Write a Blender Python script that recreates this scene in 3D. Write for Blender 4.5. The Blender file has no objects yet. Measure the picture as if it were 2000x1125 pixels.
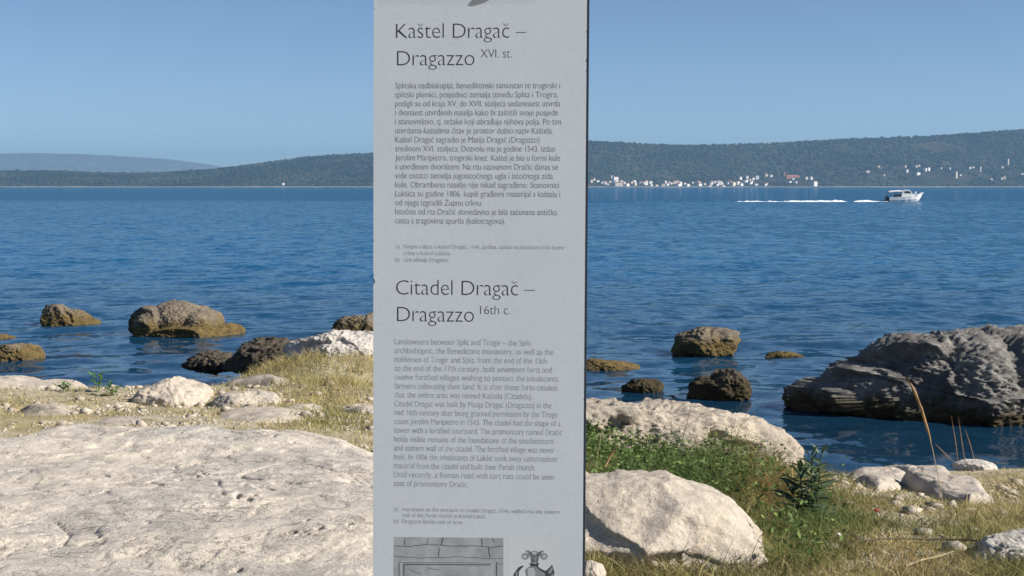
import bpy, bmesh, math, random
import numpy as np
from mathutils import Vector, Matrix

random.seed(7)
RNG = np.random.default_rng(7)
SC = bpy.context.scene
COL = SC.collection
R = math.radians

# ---------------------------------------------------------------- camera
CAM_Z = 3.0
F = 2800.0                       # focal length in pixels of the 2000 px wide photograph
PITCH = math.atan((562.5 - 364.0) / F)
cam_d = bpy.data.cameras.new("camera")
cam_d.sensor_width = 36.0
cam_d.lens = 36.0 * F / 2000.0
cam_d.clip_start = 0.05
cam_d.clip_end = 60000.0
cam = bpy.data.objects.new("camera", cam_d)
COL.objects.link(cam)
cam.location = (0, 0, CAM_Z)
cam.rotation_euler = (math.pi / 2 - PITCH, 0, 0)
SC.camera = cam

# ---------------------------------------------------------------- sky, sun, exposure
SUN_AZ, SUN_EL = R(104.0), R(33.0)
world = bpy.data.worlds.new("World")
SC.world = world
world.use_nodes = True
wn = world.node_tree
bg = wn.nodes["Background"]
sky = wn.nodes.new("ShaderNodeTexSky")
sky.sky_type = 'NISHITA'
sky.sun_disc = False
sky.sun_elevation = SUN_EL
sky.sun_rotation = SUN_AZ
sky.altitude = 0.0
sky.air_density = 0.55
sky.dust_density = 0.0
sky.ozone_density = 2.6
wn.links.new(sky.outputs[0], bg.inputs[0])
bg.inputs[1].default_value = 0.065
sun_d = bpy.data.lights.new("sun", 'SUN')
sun_d.energy = 4.9
sun_d.angle = R(0.5)
sun_d.color = (1.0, 0.94, 0.85)
sun = bpy.data.objects.new("sun", sun_d)
COL.objects.link(sun)
sun_vec = Vector((math.sin(SUN_AZ) * math.cos(SUN_EL), math.cos(SUN_AZ) * math.cos(SUN_EL), math.sin(SUN_EL)))
sun.rotation_euler = sun_vec.to_track_quat('Z', 'Y').to_euler()
sun.location = (30, 10, 30)
SC.view_settings.view_transform = 'Standard'
SC.view_settings.look = 'None'
SC.view_settings.exposure = 0.75
SC.view_settings.gamma = 1.0
SC.view_settings.use_curve_mapping = False
SC.cycles.use_denoising = True
SC.cycles.max_bounces = 6
SC.cycles.volume_bounces = 1
SC.cycles.caustics_reflective = False
SC.cycles.caustics_refractive = False

# ---------------------------------------------------------------- pixel -> direction helpers
_cp, _sp = math.cos(PITCH), math.sin(PITCH)


def ray(px, py):
    x, y = (px - 1000.0) / F, -(py - 562.5) / F
    return Vector((x, _cp + y * _sp, -_sp + y * _cp))


def at_y(px, py, Y):
    d = ray(px, py)
    t = Y / d.y
    return Vector((d.x * t, Y, CAM_Z + d.z * t))


def at_z(px, py, z):
    d = ray(px, py)
    t = (z - CAM_Z) / d.z
    return Vector((d.x * t, d.y * t, z))


def to_px(X, Y, Z):
    X, Y, Z = np.asarray(X, float), np.asarray(Y, float), np.asarray(Z, float) - CAM_Z
    fwd = Y * _cp - Z * _sp
    up = Y * _sp + Z * _cp
    return 1000 + F * X / fwd, 562.5 - F * up / fwd


# ---------------------------------------------------------------- numpy noise
_perm = RNG.permutation(256)
_perm = np.concatenate([_perm, _perm, _perm])
_grad = RNG.normal(size=(256, 3))
_grad /= np.linalg.norm(_grad, axis=1)[:, None]


def pnoise(P):
    P = np.asarray(P, float)
    I = np.floor(P).astype(int)
    f = P - I
    I &= 255
    u = f * f * f * (f * (f * 6 - 15) + 10)
    out = np.zeros(len(P))
    for dx in (0, 1):
        for dy in (0, 1):
            for dz in (0, 1):
                h = _perm[_perm[_perm[(I[:, 0] + dx) & 255] + ((I[:, 1] + dy) & 255)] + ((I[:, 2] + dz) & 255)]
                g = _grad[h]
                d = g[:, 0] * (f[:, 0] - dx) + g[:, 1] * (f[:, 1] - dy) + g[:, 2] * (f[:, 2] - dz)
                w = (u[:, 0] if dx else 1 - u[:, 0]) * (u[:, 1] if dy else 1 - u[:, 1]) * (u[:, 2] if dz else 1 - u[:, 2])
                out += d * w
    return out * 1.5


def fbm(P, octv=4, gain=0.5, ridged=False):
    P = np.asarray(P, float)
    a, s, out = 1.0, 0.0, np.zeros(len(P))
    for i in range(octv):
        n = pnoise(P * (2.03 ** i) + 17.3 * i)
        if ridged:
            n = 1 - 2 * np.abs(n)
        out += a * n
        s += a
        a *= gain
    return out / s


def xy(X, Y, s=1.0, off=0.0):
    return np.stack([np.ravel(X) * s + off, np.ravel(Y) * s + off * 1.7, np.full(np.size(X), off * 0.37 + 0.5)], 1)


def sstep(a, b, x):
    t = np.clip((x - a) / (b - a), 0, 1)
    return t * t * (3 - 2 * t)


# ---------------------------------------------------------------- object helpers
def tag(o, label=None, cat=None, group=None, kind=None):
    if label:
        o["label"] = label
    if cat:
        o["category"] = cat
    if group:
        o["group"] = group
    if kind:
        o["kind"] = kind
    return o


def mesh_np(name, V, Fc, mat=None, smooth=True):
    V = np.asarray(V, dtype=np.float32)
    me = bpy.data.meshes.new(name)
    if isinstance(Fc, np.ndarray):
        n, k = Fc.shape
        me.vertices.add(len(V))
        me.vertices.foreach_set("co", V.ravel())
        me.loops.add(n * k)
        me.loops.foreach_set("vertex_index", Fc.astype(np.int32).ravel())
        me.polygons.add(n)
        me.polygons.foreach_set("loop_start", np.arange(0, n * k, k, dtype=np.int32))
        me.update(calc_edges=True)
        me.validate()
    else:
        me.from_pydata([tuple(map(float, v)) for v in V], [], Fc)
        me.update()
    if smooth:
        me.polygons.foreach_set("use_smooth", np.ones(len(me.polygons), dtype=bool))
    if mat:
        me.materials.append(mat)
    return me


def mk(name, V, Fc, mat, parent=None, origin=None, smooth=True):
    """mesh object from WORLD coordinates; origin = the thing's base"""
    V = np.asarray(V, float)
    if parent is not None:
        o_ = np.array(parent.location)
    elif origin is not None:
        o_ = np.array(origin, float)
    else:
        o_ = np.zeros(3)
    o = bpy.data.objects.new(name, mesh_np(name, V - o_, Fc, mat, smooth))
    COL.objects.link(o)
    if parent is not None:
        o.parent = parent
    else:
        o.location = o_
    return o


def thing(name, label, cat, loc=(0, 0, 0), group=None):
    o = bpy.data.objects.new(name, None)
    o.empty_display_size = 0.1
    COL.objects.link(o)
    o.location = loc
    return tag(o, label, cat, group)


def set_cols(me, cols):
    at = me.color_attributes.new("Col", 'FLOAT_COLOR', 'POINT')
    c = np.ones((len(me.vertices), 4), dtype=np.float32)
    c[:, :3] = cols
    at.data.foreach_set("color", c.ravel())


def grid_faces(nr, nc):
    i = np.arange((nr - 1) * (nc - 1))
    r, c = i // (nc - 1), i % (nc - 1)
    a = r * nc + c
    return np.stack([a, a + 1, a + nc + 1, a + nc], 1)


def box_vf(x0, x1, y0, y1, z0, z1):
    V = [(x0, y0, z0), (x1, y0, z0), (x1, y1, z0), (x0, y1, z0), (x0, y0, z1), (x1, y0, z1), (x1, y1, z1), (x0, y1, z1)]
    Fc = [(0, 3, 2, 1), (4, 5, 6, 7), (0, 1, 5, 4), (1, 2, 6, 5), (2, 3, 7, 6), (3, 0, 4, 7)]
    return V, Fc


def tube(pts, rad, sides=6):
    pts = [Vector(p) for p in pts]
    V, Fc = [], []
    for i, p in enumerate(pts):
        d = (pts[min(i + 1, len(pts) - 1)] - pts[max(i - 1, 0)]).normalized()
        a = d.cross(Vector((0.3, 1, 0.2))).normalized()
        b = d.cross(a)
        r = rad[i] if hasattr(rad, '__len__') else rad
        for k in range(sides):
            t = 2 * math.pi * k / sides
            V.append(p + a * (r * math.cos(t)) + b * (r * math.sin(t)))
    for i in range(len(pts) - 1):
        for k in range(sides):
            k2 = (k + 1) % sides
            Fc.append((i * sides + k, i * sides + k2, (i + 1) * sides + k2, (i + 1) * sides + k))
    Fc.append(tuple(range(sides)))
    Fc.append(tuple(range((len(pts) - 1) * sides, len(pts) * sides))[::-1])
    return [tuple(v) for v in V], Fc


def merge(parts):
    V, Fc = [], []
    for v, f in parts:
        o = len(V)
        V += [tuple(q) for q in v]
        Fc += [tuple(i + o for i in g) for g in f]
    return V, Fc


# ---------------------------------------------------------------- materials
def nd(nt, typ, ins=None, **props):
    n = nt.nodes.new(typ)
    for k, v in props.items():
        setattr(n, k, v)
    for k, v in (ins or {}).items():
        s = n.inputs[k]
        if isinstance(v, bpy.types.NodeSocket):
            nt.links.new(v, s)
        else:
            s.default_value = v
    return n


def c4(c):
    return (c[0], c[1], c[2], 1.0)


def mix(nt, fac, a, b, mode='MIX'):
    n = nt.nodes.new("ShaderNodeMix")
    n.data_type = 'RGBA'
    n.blend_type = mode
    for idx, v in ((0, fac), (6, a), (7, b)):
        if isinstance(v, bpy.types.NodeSocket):
            nt.links.new(v, n.inputs[idx])
        else:
            n.inputs[idx].default_value = v if idx == 0 else c4(v)
    return n.outputs[2]


def ramp(nt, fac, stops):
    n = nt.nodes.new("ShaderNodeValToRGB")
    nt.links.new(fac, n.inputs[0])
    e = n.color_ramp.elements
    while len(e) < len(stops):
        e.new(0.5)
    for el, (p, v) in zip(e, stops):
        el.position = p
        el.color = c4(v if hasattr(v, '__len__') else (v, v, v))
    return n.outputs[0]


def noise(nt, vec, scale, detail=6, rough=0.55, dist=0.0):
    return nd(nt, "ShaderNodeTexNoise", {"Vector": vec, "Scale": scale, "Detail": detail, "Roughness": rough, "Distortion": dist}).outputs[0]


def new_mat(name):
    m = bpy.data.materials.new(name)
    m.use_nodes = True
    nt = m.node_tree
    b = nt.nodes["Principled BSDF"]
    return m, nt, b


def plain(name, col, rough=0.7, spec=0.3, var=0.12, scale=8.0, metallic=0.0):
    m, nt, b = new_mat(name)
    tc = nd(nt, "ShaderNodeTexCoord").outputs["Object"]
    n = noise(nt, tc, scale)
    f = ramp(nt, n, [(0.3, 1 - var), (0.7, 1 + var)])
    nt.links.new(mix(nt, 1.0, col, f, 'MULTIPLY'), b.inputs["Base Color"])
    b.inputs["Roughness"].default_value = rough
    b.inputs["Specular IOR Level"].default_value = spec
    b.inputs["Metallic"].default_value = metallic
    return m


def rock_mat(name, c1, c2, c3, pit=0.5, tide=None, bump=0.6, pit_scale=16.0):
    """c1/c2 body tones, c3 lichen and pit tone; tide = (height, colour) of the algae belt"""
    m, nt, b = new_mat(name)
    tc = nd(nt, "ShaderNodeTexCoord").outputs["Object"]
    n1 = noise(nt, tc, 1.7, 8, 0.6, 0.4)
    col = mix(nt, ramp(nt, n1, [(0.38, 0.0), (0.62, 1.0)]), c1, c2)
    n2 = noise(nt, tc, 7.0, 10, 0.68)
    col = mix(nt, 1.0, col, ramp(nt, n2, [(0.28, (0.62, 0.60, 0.60)), (0.5, (0.98, 0.97, 0.96)), (0.75, (1.18, 1.16, 1.12))]), 'MULTIPLY')
    n3 = noise(nt, tc, pit_scale, 6, 0.7, 0.6)
    n4 = noise(nt, tc, 2.6, 4, 0.5)
    zone = ramp(nt, n4, [(0.42, 0.0), (0.60, 1.0)])
    pits = ramp(nt, n3, [(0.56, 0.0), (0.64, 1.0)])
    pz = nd(nt, "ShaderNodeMath", {0: pits, 1: zone}, operation='MULTIPLY').outputs[0]
    pz = nd(nt, "ShaderNodeMath", {0: pz, 1: pit}, operation='MULTIPLY').outputs[0]
    col = mix(nt, pz, col, c3)
    n5 = noise(nt, tc, 2.3, 6, 0.6, 1.2)
    crk = ramp(nt, n5, [(0.486, 0.0), (0.499, 1.0), (0.512, 0.0)])
    cz = nd(nt, "ShaderNodeMath", {0: crk, 1: ramp(nt, noise(nt, tc, 1.1, 3, 0.5), [(0.46, 0.0), (0.56, 0.85)])}, operation='MULTIPLY').outputs[0]
    col = mix(nt, cz, col, c3)
    fine = noise(nt, tc, 55.0, 6, 0.7)
    col = mix(nt, 1.0, col, ramp(nt, fine, [(0.3, 0.82), (0.7, 1.12)]), 'MULTIPLY')
    if tide:
        pos = nd(nt, "ShaderNodeNewGeometry").outputs["Position"]
        z = nd(nt, "ShaderNodeSeparateXYZ", {0: pos}).outputs[2]
        w = noise(nt, tc, 3.0, 5, 0.6)
        zz = nd(nt, "ShaderNodeMath", {0: w, 1: -0.5, 2: z}, operation='MULTIPLY_ADD').outputs[0]
        fz = nd(nt, "ShaderNodeMapRange", {0: zz, 1: tide[0] - 0.36, 2: tide[0] - 0.16, 3: 1.0, 4: 0.0}).outputs[0]
        tcol = mix(nt, ramp(nt, n2, [(0.35, 0.0), (0.65, 1.0)]), tide[1], tide[2])
        col = mix(nt, fz, col, tcol)
    nt.links.new(col, b.inputs["Base Color"])
    b.inputs["Roughness"].default_value = 0.9
    b.inputs["Specular IOR Level"].default_value = 0.2
    h = nd(nt, "ShaderNodeMath", {0: n3, 1: -0.6, 2: n2}, operation='MULTIPLY_ADD').outputs[0]
    h = nd(nt, "ShaderNodeMath", {0: fine, 1: 0.35, 2: h}, operation='MULTIPLY_ADD').outputs[0]
    bp = nd(nt, "ShaderNodeBump", {"Height": h, "Strength": bump, "Distance": 0.03})
    nt.links.new(bp.outputs[0], b.inputs["Normal"])
    return m


M_LIME = rock_mat("pale_limestone", (0.56, 0.49, 0.40), (0.47, 0.42, 0.36), (0.20, 0.18, 0.165), 0.7, pit_scale=60.0)
M_SLAB = rock_mat("slab_limestone", (0.67, 0.60, 0.50), (0.52, 0.48, 0.43), (0.14, 0.13, 0.12), 0.95, bump=0.8, pit_scale=42.0)
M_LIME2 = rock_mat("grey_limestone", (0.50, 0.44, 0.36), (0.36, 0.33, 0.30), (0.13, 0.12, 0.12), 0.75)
M_ROUGH = rock_mat("rough_limestone", (0.52, 0.45, 0.36), (0.36, 0.32, 0.27), (0.12, 0.11, 0.10), 0.95, bump=1.0, pit_scale=13.0)
M_WET = rock_mat("wet_dark_rock", (0.10, 0.085, 0.065), (0.06, 0.052, 0.042), (0.15, 0.13, 0.10), 0.6, (0.30, (0.08, 0.06, 0.03), (0.03, 0.025, 0.015)), 0.9, 12.0)
M_PITTED = rock_mat("pitted_limestone", (0.58, 0.54, 0.48), (0.42, 0.40, 0.38), (0.10, 0.10, 0.10), 0.95, pit_scale=11.0)
M_SEA = rock_mat("sea_rock", (0.20, 0.165, 0.12), (0.15, 0.13, 0.105), (0.06, 0.05, 0.04), 0.6, (0.30, (0.16, 0.115, 0.04), (0.07, 0.05, 0.025)))
M_SEA_DARK = rock_mat("dark_sea_rock", (0.23, 0.222, 0.21), (0.13, 0.125, 0.12), (0.40, 0.37, 0.33), 0.8, (0.24, (0.10, 0.075, 0.035), (0.035, 0.03, 0.02)), 0.9, 12.0)


def attr_mat(name, rough=0.8, trans=0.25, spec=0.2):
    m, nt, b = new_mat(name)
    a = nd(nt, "ShaderNodeAttribute", attribute_name="Col").outputs["Color"]
    nt.links.new(a, b.inputs["Base Color"])
    b.inputs["Roughness"].default_value = rough
    b.inputs["Specular IOR Level"].default_value = spec
    if trans:
        t = nd(nt, "ShaderNodeBsdfTranslucent", {"Color": a})
        mx = nd(nt, "ShaderNodeMixShader", {0: trans, 1: b.outputs[0], 2: t.outputs[0]})
        nt.links.new(mx.outputs[0], nt.nodes["Material Output"].inputs[0])
    return m


M_BLADE = attr_mat("grass_blade", 0.7, 0.3)
M_FOREST = attr_mat("far_foliage", 0.9, 0.0, 0.1)

# ground
M_GROUND, nt, b = new_mat("dry_ground")
tc = nd(nt, "ShaderNodeTexCoord").outputs["Object"]
g1 = noise(nt, tc, 0.9, 7, 0.6, 0.5)
g2 = noise(nt, tc, 6.0, 8, 0.65)
g3 = noise(nt, tc, 38.0, 6, 0.7)
gc = mix(nt, ramp(nt, g1, [(0.40, 0.0), (0.60, 1.0)]), (0.50, 0.44, 0.33), (0.37, 0.31, 0.18))
gc = mix(nt, ramp(nt, g2, [(0.50, 0.0), (0.68, 1.0)]), gc, (0.24, 0.21, 0.10))
gc = mix(nt, 1.0, gc, ramp(nt, g3, [(0.28, 0.6), (0.72, 1.3)]), 'MULTIPLY')
nt.links.new(gc, b.inputs["Base Color"])
b.inputs["Roughness"].default_value = 0.95
b.inputs["Specular IOR Level"].default_value = 0.1
bp = nd(nt, "ShaderNodeBump", {"Height": nd(nt, "ShaderNodeMath", {0: g3, 1: 0.5, 2: g2}, operation='MULTIPLY_ADD').outputs[0], "Strength": 0.8, "Distance": 0.04})
nt.links.new(bp.outputs[0], b.inputs["Normal"])

# water
M_WATER, nt, b = new_mat("sea_water")
pos = nd(nt, "ShaderNodeNewGeometry").outputs["Position"]
def slope(scale, amp):
    c = nd(nt, "ShaderNodeTexNoise", {"Vector": pos, "Scale": scale, "Detail": 3.0, "Roughness": 0.55, "Distortion": 0.2}).outputs["Color"]
    c = nd(nt, "ShaderNodeVectorMath", {0: c, 1: (0.5, 0.5, 0.5)}, operation='SUBTRACT').outputs[0]
    return nd(nt, "ShaderNodeVectorMath", {0: c, 1: (amp, amp, 0.0)}, operation='MULTIPLY').outputs[0]


sl = nd(nt, "ShaderNodeVectorMath", {0: slope(3.4, 0.50), 1: slope(0.85, 0.70)}, operation='ADD').outputs[0]
seaY = nd(nt, "ShaderNodeSeparateXYZ", {0: pos}).outputs[1]     # sheltered by the shore rocks, rougher in the open bay
k1 = nd(nt, "ShaderNodeMapRange", {0: seaY, 1: 14.0, 2: 48.0, 3: 0.35, 4: 1.0}).outputs[0]
k2 = nd(nt, "ShaderNodeMapRange", {0: seaY, 1: 60.0, 2: 260.0, 3: 1.0, 4: 1.8}).outputs[0]
kk = nd(nt, "ShaderNodeMath", {0: k1, 1: k2}, operation='MULTIPLY').outputs[0]
sl = nd(nt, "ShaderNodeVectorMath", {0: sl, "Scale": kk}, operation='SCALE').outputs[0]
nrm = nd(nt, "ShaderNodeNewGeometry").outputs["Normal"]
sl = nd(nt, "ShaderNodeVectorMath", {0: nrm, 1: sl}, operation='ADD').outputs[0]
sl = nd(nt, "ShaderNodeVectorMath", {0: sl}, operation='NORMALIZE').outputs[0]
dk = nd(nt, "ShaderNodeMapRange", {0: nd(nt, "ShaderNodeMath", {0: noise(nt, pos, 0.12, 4, 0.6), 1: 26.0, 2: seaY}, operation='MULTIPLY_ADD').outputs[0], 1: 32.0, 2: 68.0, 3: 0.0, 4: 1.0}).outputs[0]
body = mix(nt, dk, (0.006, 0.032, 0.066), (0.001, 0.076, 0.178))        # shallow rocky bottom -> deep bay
nt.nodes.remove(b)
dif = nd(nt, "ShaderNodeBsdfDiffuse", {"Color": body, "Normal": sl})
glo = nd(nt, "ShaderNodeBsdfGlossy", {"Color": (1, 1, 1, 1), "Roughness": 0.05, "Normal": sl})
fr_ = nd(nt, "ShaderNodeFresnel", {"IOR": 1.333, "Normal": sl}).outputs[0]
fr_ = nd(nt, "ShaderNodeMath", {0: fr_, 1: 0.40}, operation='MINIMUM').outputs[0]   # crests hide the flattest facets at grazing view
wmx = nd(nt, "ShaderNodeMixShader", {0: fr_, 1: dif.outputs[0], 2: glo.outputs[0]})
nt.links.new(wmx.outputs[0], nt.nodes["Material Output"].inputs[0])

# hills
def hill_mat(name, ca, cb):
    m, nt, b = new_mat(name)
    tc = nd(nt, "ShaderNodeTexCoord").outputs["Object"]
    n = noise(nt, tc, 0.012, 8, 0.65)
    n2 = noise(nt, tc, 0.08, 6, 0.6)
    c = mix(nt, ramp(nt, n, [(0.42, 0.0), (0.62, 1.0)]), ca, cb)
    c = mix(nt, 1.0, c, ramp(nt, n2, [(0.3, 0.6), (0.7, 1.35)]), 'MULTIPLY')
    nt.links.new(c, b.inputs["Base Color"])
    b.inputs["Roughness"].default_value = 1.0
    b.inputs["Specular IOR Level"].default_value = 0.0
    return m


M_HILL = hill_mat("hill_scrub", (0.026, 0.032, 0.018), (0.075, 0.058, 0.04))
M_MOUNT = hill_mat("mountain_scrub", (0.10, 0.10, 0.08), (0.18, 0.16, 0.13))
M_SHORE = plain("pale_shore_stone", (0.20, 0.185, 0.16), 0.9, 0.1, 0.3, 0.05)
M_WALL = plain("white_render", (0.86, 0.85, 0.82), 0.8, 0.2, 0.05, 0.5)
M_WALL2 = plain("cream_render", (0.62, 0.55, 0.45), 0.8, 0.2, 0.08, 0.5)
M_ROOF = plain("terracotta_roof", (0.36, 0.15, 0.09), 0.9, 0.1, 0.2, 0.8)

# ---------------------------------------------------------------- ground height
CTRL = []
for px, py, z in [
    (-150, 1125, 1.40), (0, 1125, 1.40), (350, 1125, 1.42), (700, 1125, 1.40), (0, 980, 1.36), (350, 980, 1.38), (700, 980, 1.36),
    (0, 860, 1.26), (200, 852, 1.28), (450, 850, 1.28), (700, 852, 1.22),
    (0, 800, 0.92), (200, 805, 0.96), (400, 800, 0.95), (600, 800, 0.98), (740, 795, 0.98),
    (-100, 762, 0.62), (0, 765, 0.66), (90, 772, 0.70), (200, 770, 0.68), (290, 755, 0.66), (400, 728, 0.70), (480, 708, 0.74), (560, 690, 0.86), (640, 680, 0.88), (740, 686, 0.86), (480, 760, 0.82), (600, 750, 0.86), (700, 750, 0.86),
    (900, 720, 0.5), (900, 850, 1.15), (900, 1000, 1.38), (1050, 800, 0.75), (1050, 900, 1.1),
    (1150, 900, 1.05), (1150, 1000, 1.28), (1150, 1125, 1.42), (1300, 900, 0.98), (1300, 1000, 1.22), (1330, 1110, 1.38),
    (1420, 905, 0.88), (1450, 1000, 1.15), (1500, 1100, 1.34), (1540, 905, 0.62), (1560, 960, 0.88), (1620, 1050, 1.18),
    (1640, 912, 0.46), (1700, 960, 0.66), (1750, 906, 0.38), (1750, 1040, 1.08), (1850, 908, 0.36), (1850, 960, 0.52),
    (1960, 902, 0.34), (2000, 930, 0.42), (2080, 900, 0.36), (2000, 1000, 0.78), (1900, 1040, 1.04), (2050, 1100, 1.28), (1800, 1120, 1.33)]:
    p = at_z(px, py, z)
    CTRL.append((p.x, p.y, p.z))
# the drop into the sea just past the shore line
for px, py, z in [(-300, 762, 0.6), (-100, 762, 0.62), (30, 765, 0.66), (200, 770, 0.68), (290, 755, 0.66), (400, 728, 0.70), (560, 690, 0.76), (740, 690, 0.74)]:
    p = at_z(px, py, z)
    CTRL += [(p.x, p.y + 1.7, -0.25), (p.x, p.y + 3.6, -1.0)]
for px, py, z in [(1540, 905, 0.62), (1640, 912, 0.46), (1750, 906, 0.38), (1850, 908, 0.36), (1960, 902, 0.34), (2080, 900, 0.36)]:
    p = at_z(px, py, z)
    CTRL += [(p.x, p.y + 1.5, -0.20), (p.x, p.y + 3.0, -0.9)]
for px in (1150, 1300, 1420):
    p = at_y(px, 500, 14.5)
    CTRL += [(p.x, 14.6, -0.1), (p.x, 17.0, -0.9)]
CTRL = np.array(CTRL)


def base_z(Y):
    return np.interp(Y, [-60, 7, 11, 15, 17.5, 22, 40], [1.7, 1.38, 1.05, 0.5, -0.05, -1.2, -2.0])


_res = CTRL[:, 2] - base_z(CTRL[:, 1])


def ground_smooth(X, Y):
    X, Y = np.ravel(np.asarray(X, float)), np.ravel(np.asarray(Y, float))
    out = base_z(Y)
    for a in range(0, len(X), 20000):
        s = slice(a, a + 20000)
        d2 = (X[s, None] - CTRL[None, :, 0]) ** 2 + ((Y[s, None] - CTRL[None, :, 1])) ** 2
        w = np.exp(-d2 / (2 * 0.75 ** 2)) + 0.02 * np.exp(-d2 / (2 * 2.2 ** 2))
        out[s] += (w * _res).sum(1) / (w.sum(1) + 1e-4)
    return out


def ground_z(X, Y):
    X, Y = np.ravel(np.asarray(X, float)), np.ravel(np.asarray(Y, float))
    return ground_smooth(X, Y) + 0.05 * fbm(xy(X, Y, 1.1), 4) + 0.015 * fbm(xy(X, Y, 6.0, 3.0), 3)


def gz(x, y):
    return float(ground_z([x], [y])[0])


def axis(lo, flo, fhi, hi, step, grow):
    a = list(np.arange(flo, fhi, step))
    s = step
    while a[-1] < hi:
        s *= grow
        a.append(a[-1] + s)
    a[-1] = hi
    s = step
    while a[0] > lo:
        s *= grow
        a.insert(0, a[0] - s)
    a[0] = lo
    return np.array(a)


gx = axis(-90, -6.6, 6.6, 90, 0.05, 1.25)
gy = axis(-60, 4.0, 21.0, 45, 0.05, 1.25)
GX, GY = np.meshgrid(gx, gy)
GZ = ground_z(GX, GY)
o = mk("ground", np.stack([GX.ravel(), GY.ravel(), GZ], 1), grid_faces(len(gy), len(gx)), M_GROUND)
tag(o, kind="structure")

# ---------------------------------------------------------------- sea
BOAT_Y = at_z(1760, 394, 0.0).y


def grow_axis(start, stepf, end):
    a = [start]
    while a[-1] < end:
        a.append(a[-1] + stepf(a[-1]))
    a[-1] = end
    return a


sx = grow_axis(0.0, lambda x: 0.11 + 0.013 * x + (0.12 * max(0, x - 110)), 14000)
sx = np.array([-v for v in sx[:0:-1]] + sx)


def row_step(y):
    s = min(0.07 + 0.00016 * y * y, 1.3)
    if abs(y - BOAT_Y) < 9:
        s = 0.5
    if y > 330:
        s = 1.3 + 0.12 * (y - 330)
    return s


sy = [-300, -100, -40, -10, 0, 5] + grow_axis(9.0, row_step, 15000)
sy = np.array(sy)
SX, SY = np.meshgrid(sx, sy)
SX, SY = SX.ravel(), SY.ravel()
SZ = np.zeros(len(SX))
act = (SY > 8) & (SY < 340) & (np.abs(SX) < 140)
ax_, ay_ = SX[act], SY[act]
wz = np.zeros(len(ax_))
for i in range(34):
    lam = 0.55 * (7.0 ** RNG.random())
    th = R(90 + 25) + RNG.normal() * 0.6
    k = 2 * math.pi / lam
    ph = RNG.random() * 6.28
    wz += 0.0068 * lam ** 0.9 * np.sin(k * (ax_ * math.cos(th) + ay_ * math.sin(th)) + ph) * (0.55 + 0.45 * np.sin(0.21 * k * (ax_ * math.sin(th + .4) - ay_ * math.cos(th + .4)) + ph * 3))
gust = 0.75 + 0.5 * fbm(xy(ax_ * 0.6, ay_, 0.035), 3)
shel = sstep(12, 34, ay_)
wz = wz * gust * (0.45 + 0.55 * shel)
wz *= 1 - sstep(230, 335, ay_)
wz *= 1 - sstep(100, 138, np.abs(ax_))
# long swell left behind by the boat
wake_x0, wake_x1 = at_z(1120, 392, 0).x, at_z(1725, 394, 0).x
m_ = sstep(wake_x0 - 20, wake_x0, ax_) * (1 - sstep(wake_x1 - 6, wake_x1, ax_))
wz += 0.30 * m_ * np.exp(-((ay_ - BOAT_Y - 1.5) / 1.2) ** 2) * (0.7 + 0.5 * fbm(xy(ax_, ay_, 0.12, 5.0), 2))
SZ[act] = wz
o = mk("sea", np.stack([SX, SY, SZ], 1), grid_faces(len(sy), len(sx)), M_WATER)
tag(o, kind="structure")

# ---------------------------------------------------------------- far land
RIDGE_Y, SHORE_Y = 5000.0, 4150.0
_rp = np.array([(-1200, 332), (-600, 334), (0, 331), (120, 331), (250, 336), (330, 334), (430, 328), (480, 323), (560, 309), (640, 301), (730, 297), (850, 288),
                (1000, 279), (1150, 273), (1230, 276), (1310, 282), (1400, 280), (1500, 277), (1570, 273), (1650, 269), (1750, 266), (1850, 261), (1950, 253), (2000, 250), (2200, 241), (2600, 250), (3400, 300)], float)
_rx = (_rp[:, 0] - 1000) / F * RIDGE_Y
_rz = (364 - _rp[:, 1]) / F * RIDGE_Y + 3.0 - 9.0


def shore_y(X):
    return SHORE_Y + 60 * np.sin(X / 310.0) + 35 * np.sin(X / 97.0 + 1.0)


def hill_z(X, Y):
    X, Y = np.ravel(np.asarray(X, float)), np.ravel(np.asarray(Y, float))
    rz = np.zeros(len(X))
    for dx in (-60, -20, 20, 60):
        rz += np.interp(X + dx, _rx, _rz) / 4
    t = (Y - shore_y(X)) / (RIDGE_Y - shore_y(X))
    tc_ = np.clip(t, 0, 1)
    s = 0.30 * tc_ + 0.70 * sstep(0, 1, tc_)
    z = rz * s * np.where(t > 1, np.clip(1 - (t - 1) * 0.8, 0, 1), 1)
    n = fbm(xy(X, Y, 1 / 260.0), 4)
    z += n * rz * 0.22 * np.clip(4 * tc_ * (1 - tc_), 0, 1)
    return np.where(t < 0, t * 30.0, z) + 0.6


hx = np.arange(-3200, 3201, 11.0)
hy = np.arange(4020, 5800, 15.0)
HX, HY = np.meshgrid(hx, hy)
HZ = np.maximum(hill_z(HX, HY) + 1.5 * fbm(xy(HX, HY, 1 / 22.0), 2), -1.5)
o = mk("hill", np.stack([HX.ravel(), HY.ravel(), HZ], 1), grid_faces(len(hy), len(hx)), M_HILL)
tag(o, kind="structure")

# pale stony strip along the far waterline
bx = np.arange(-3200, 3201, 12.0)
V = []
for k, (dy, z) in enumerate([(-16, -0.5), (-12, 1.2), (-2, 2.2), (10, 3.4)]):
    yy = shore_y(bx) + dy + 6 * fbm(xy(bx, bx * 0, 1 / 40.0), 2)
    V.append(np.stack([bx, yy, np.full(len(bx), z) + (0.8 * fbm(xy(bx, bx * 0 + k, 1 / 18.0), 2) if k else 0)], 1))
o = mk("far_beach", np.concatenate(V), grid_faces(4, len(bx)), M_SHORE)
tag(o, kind="structure")

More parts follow.
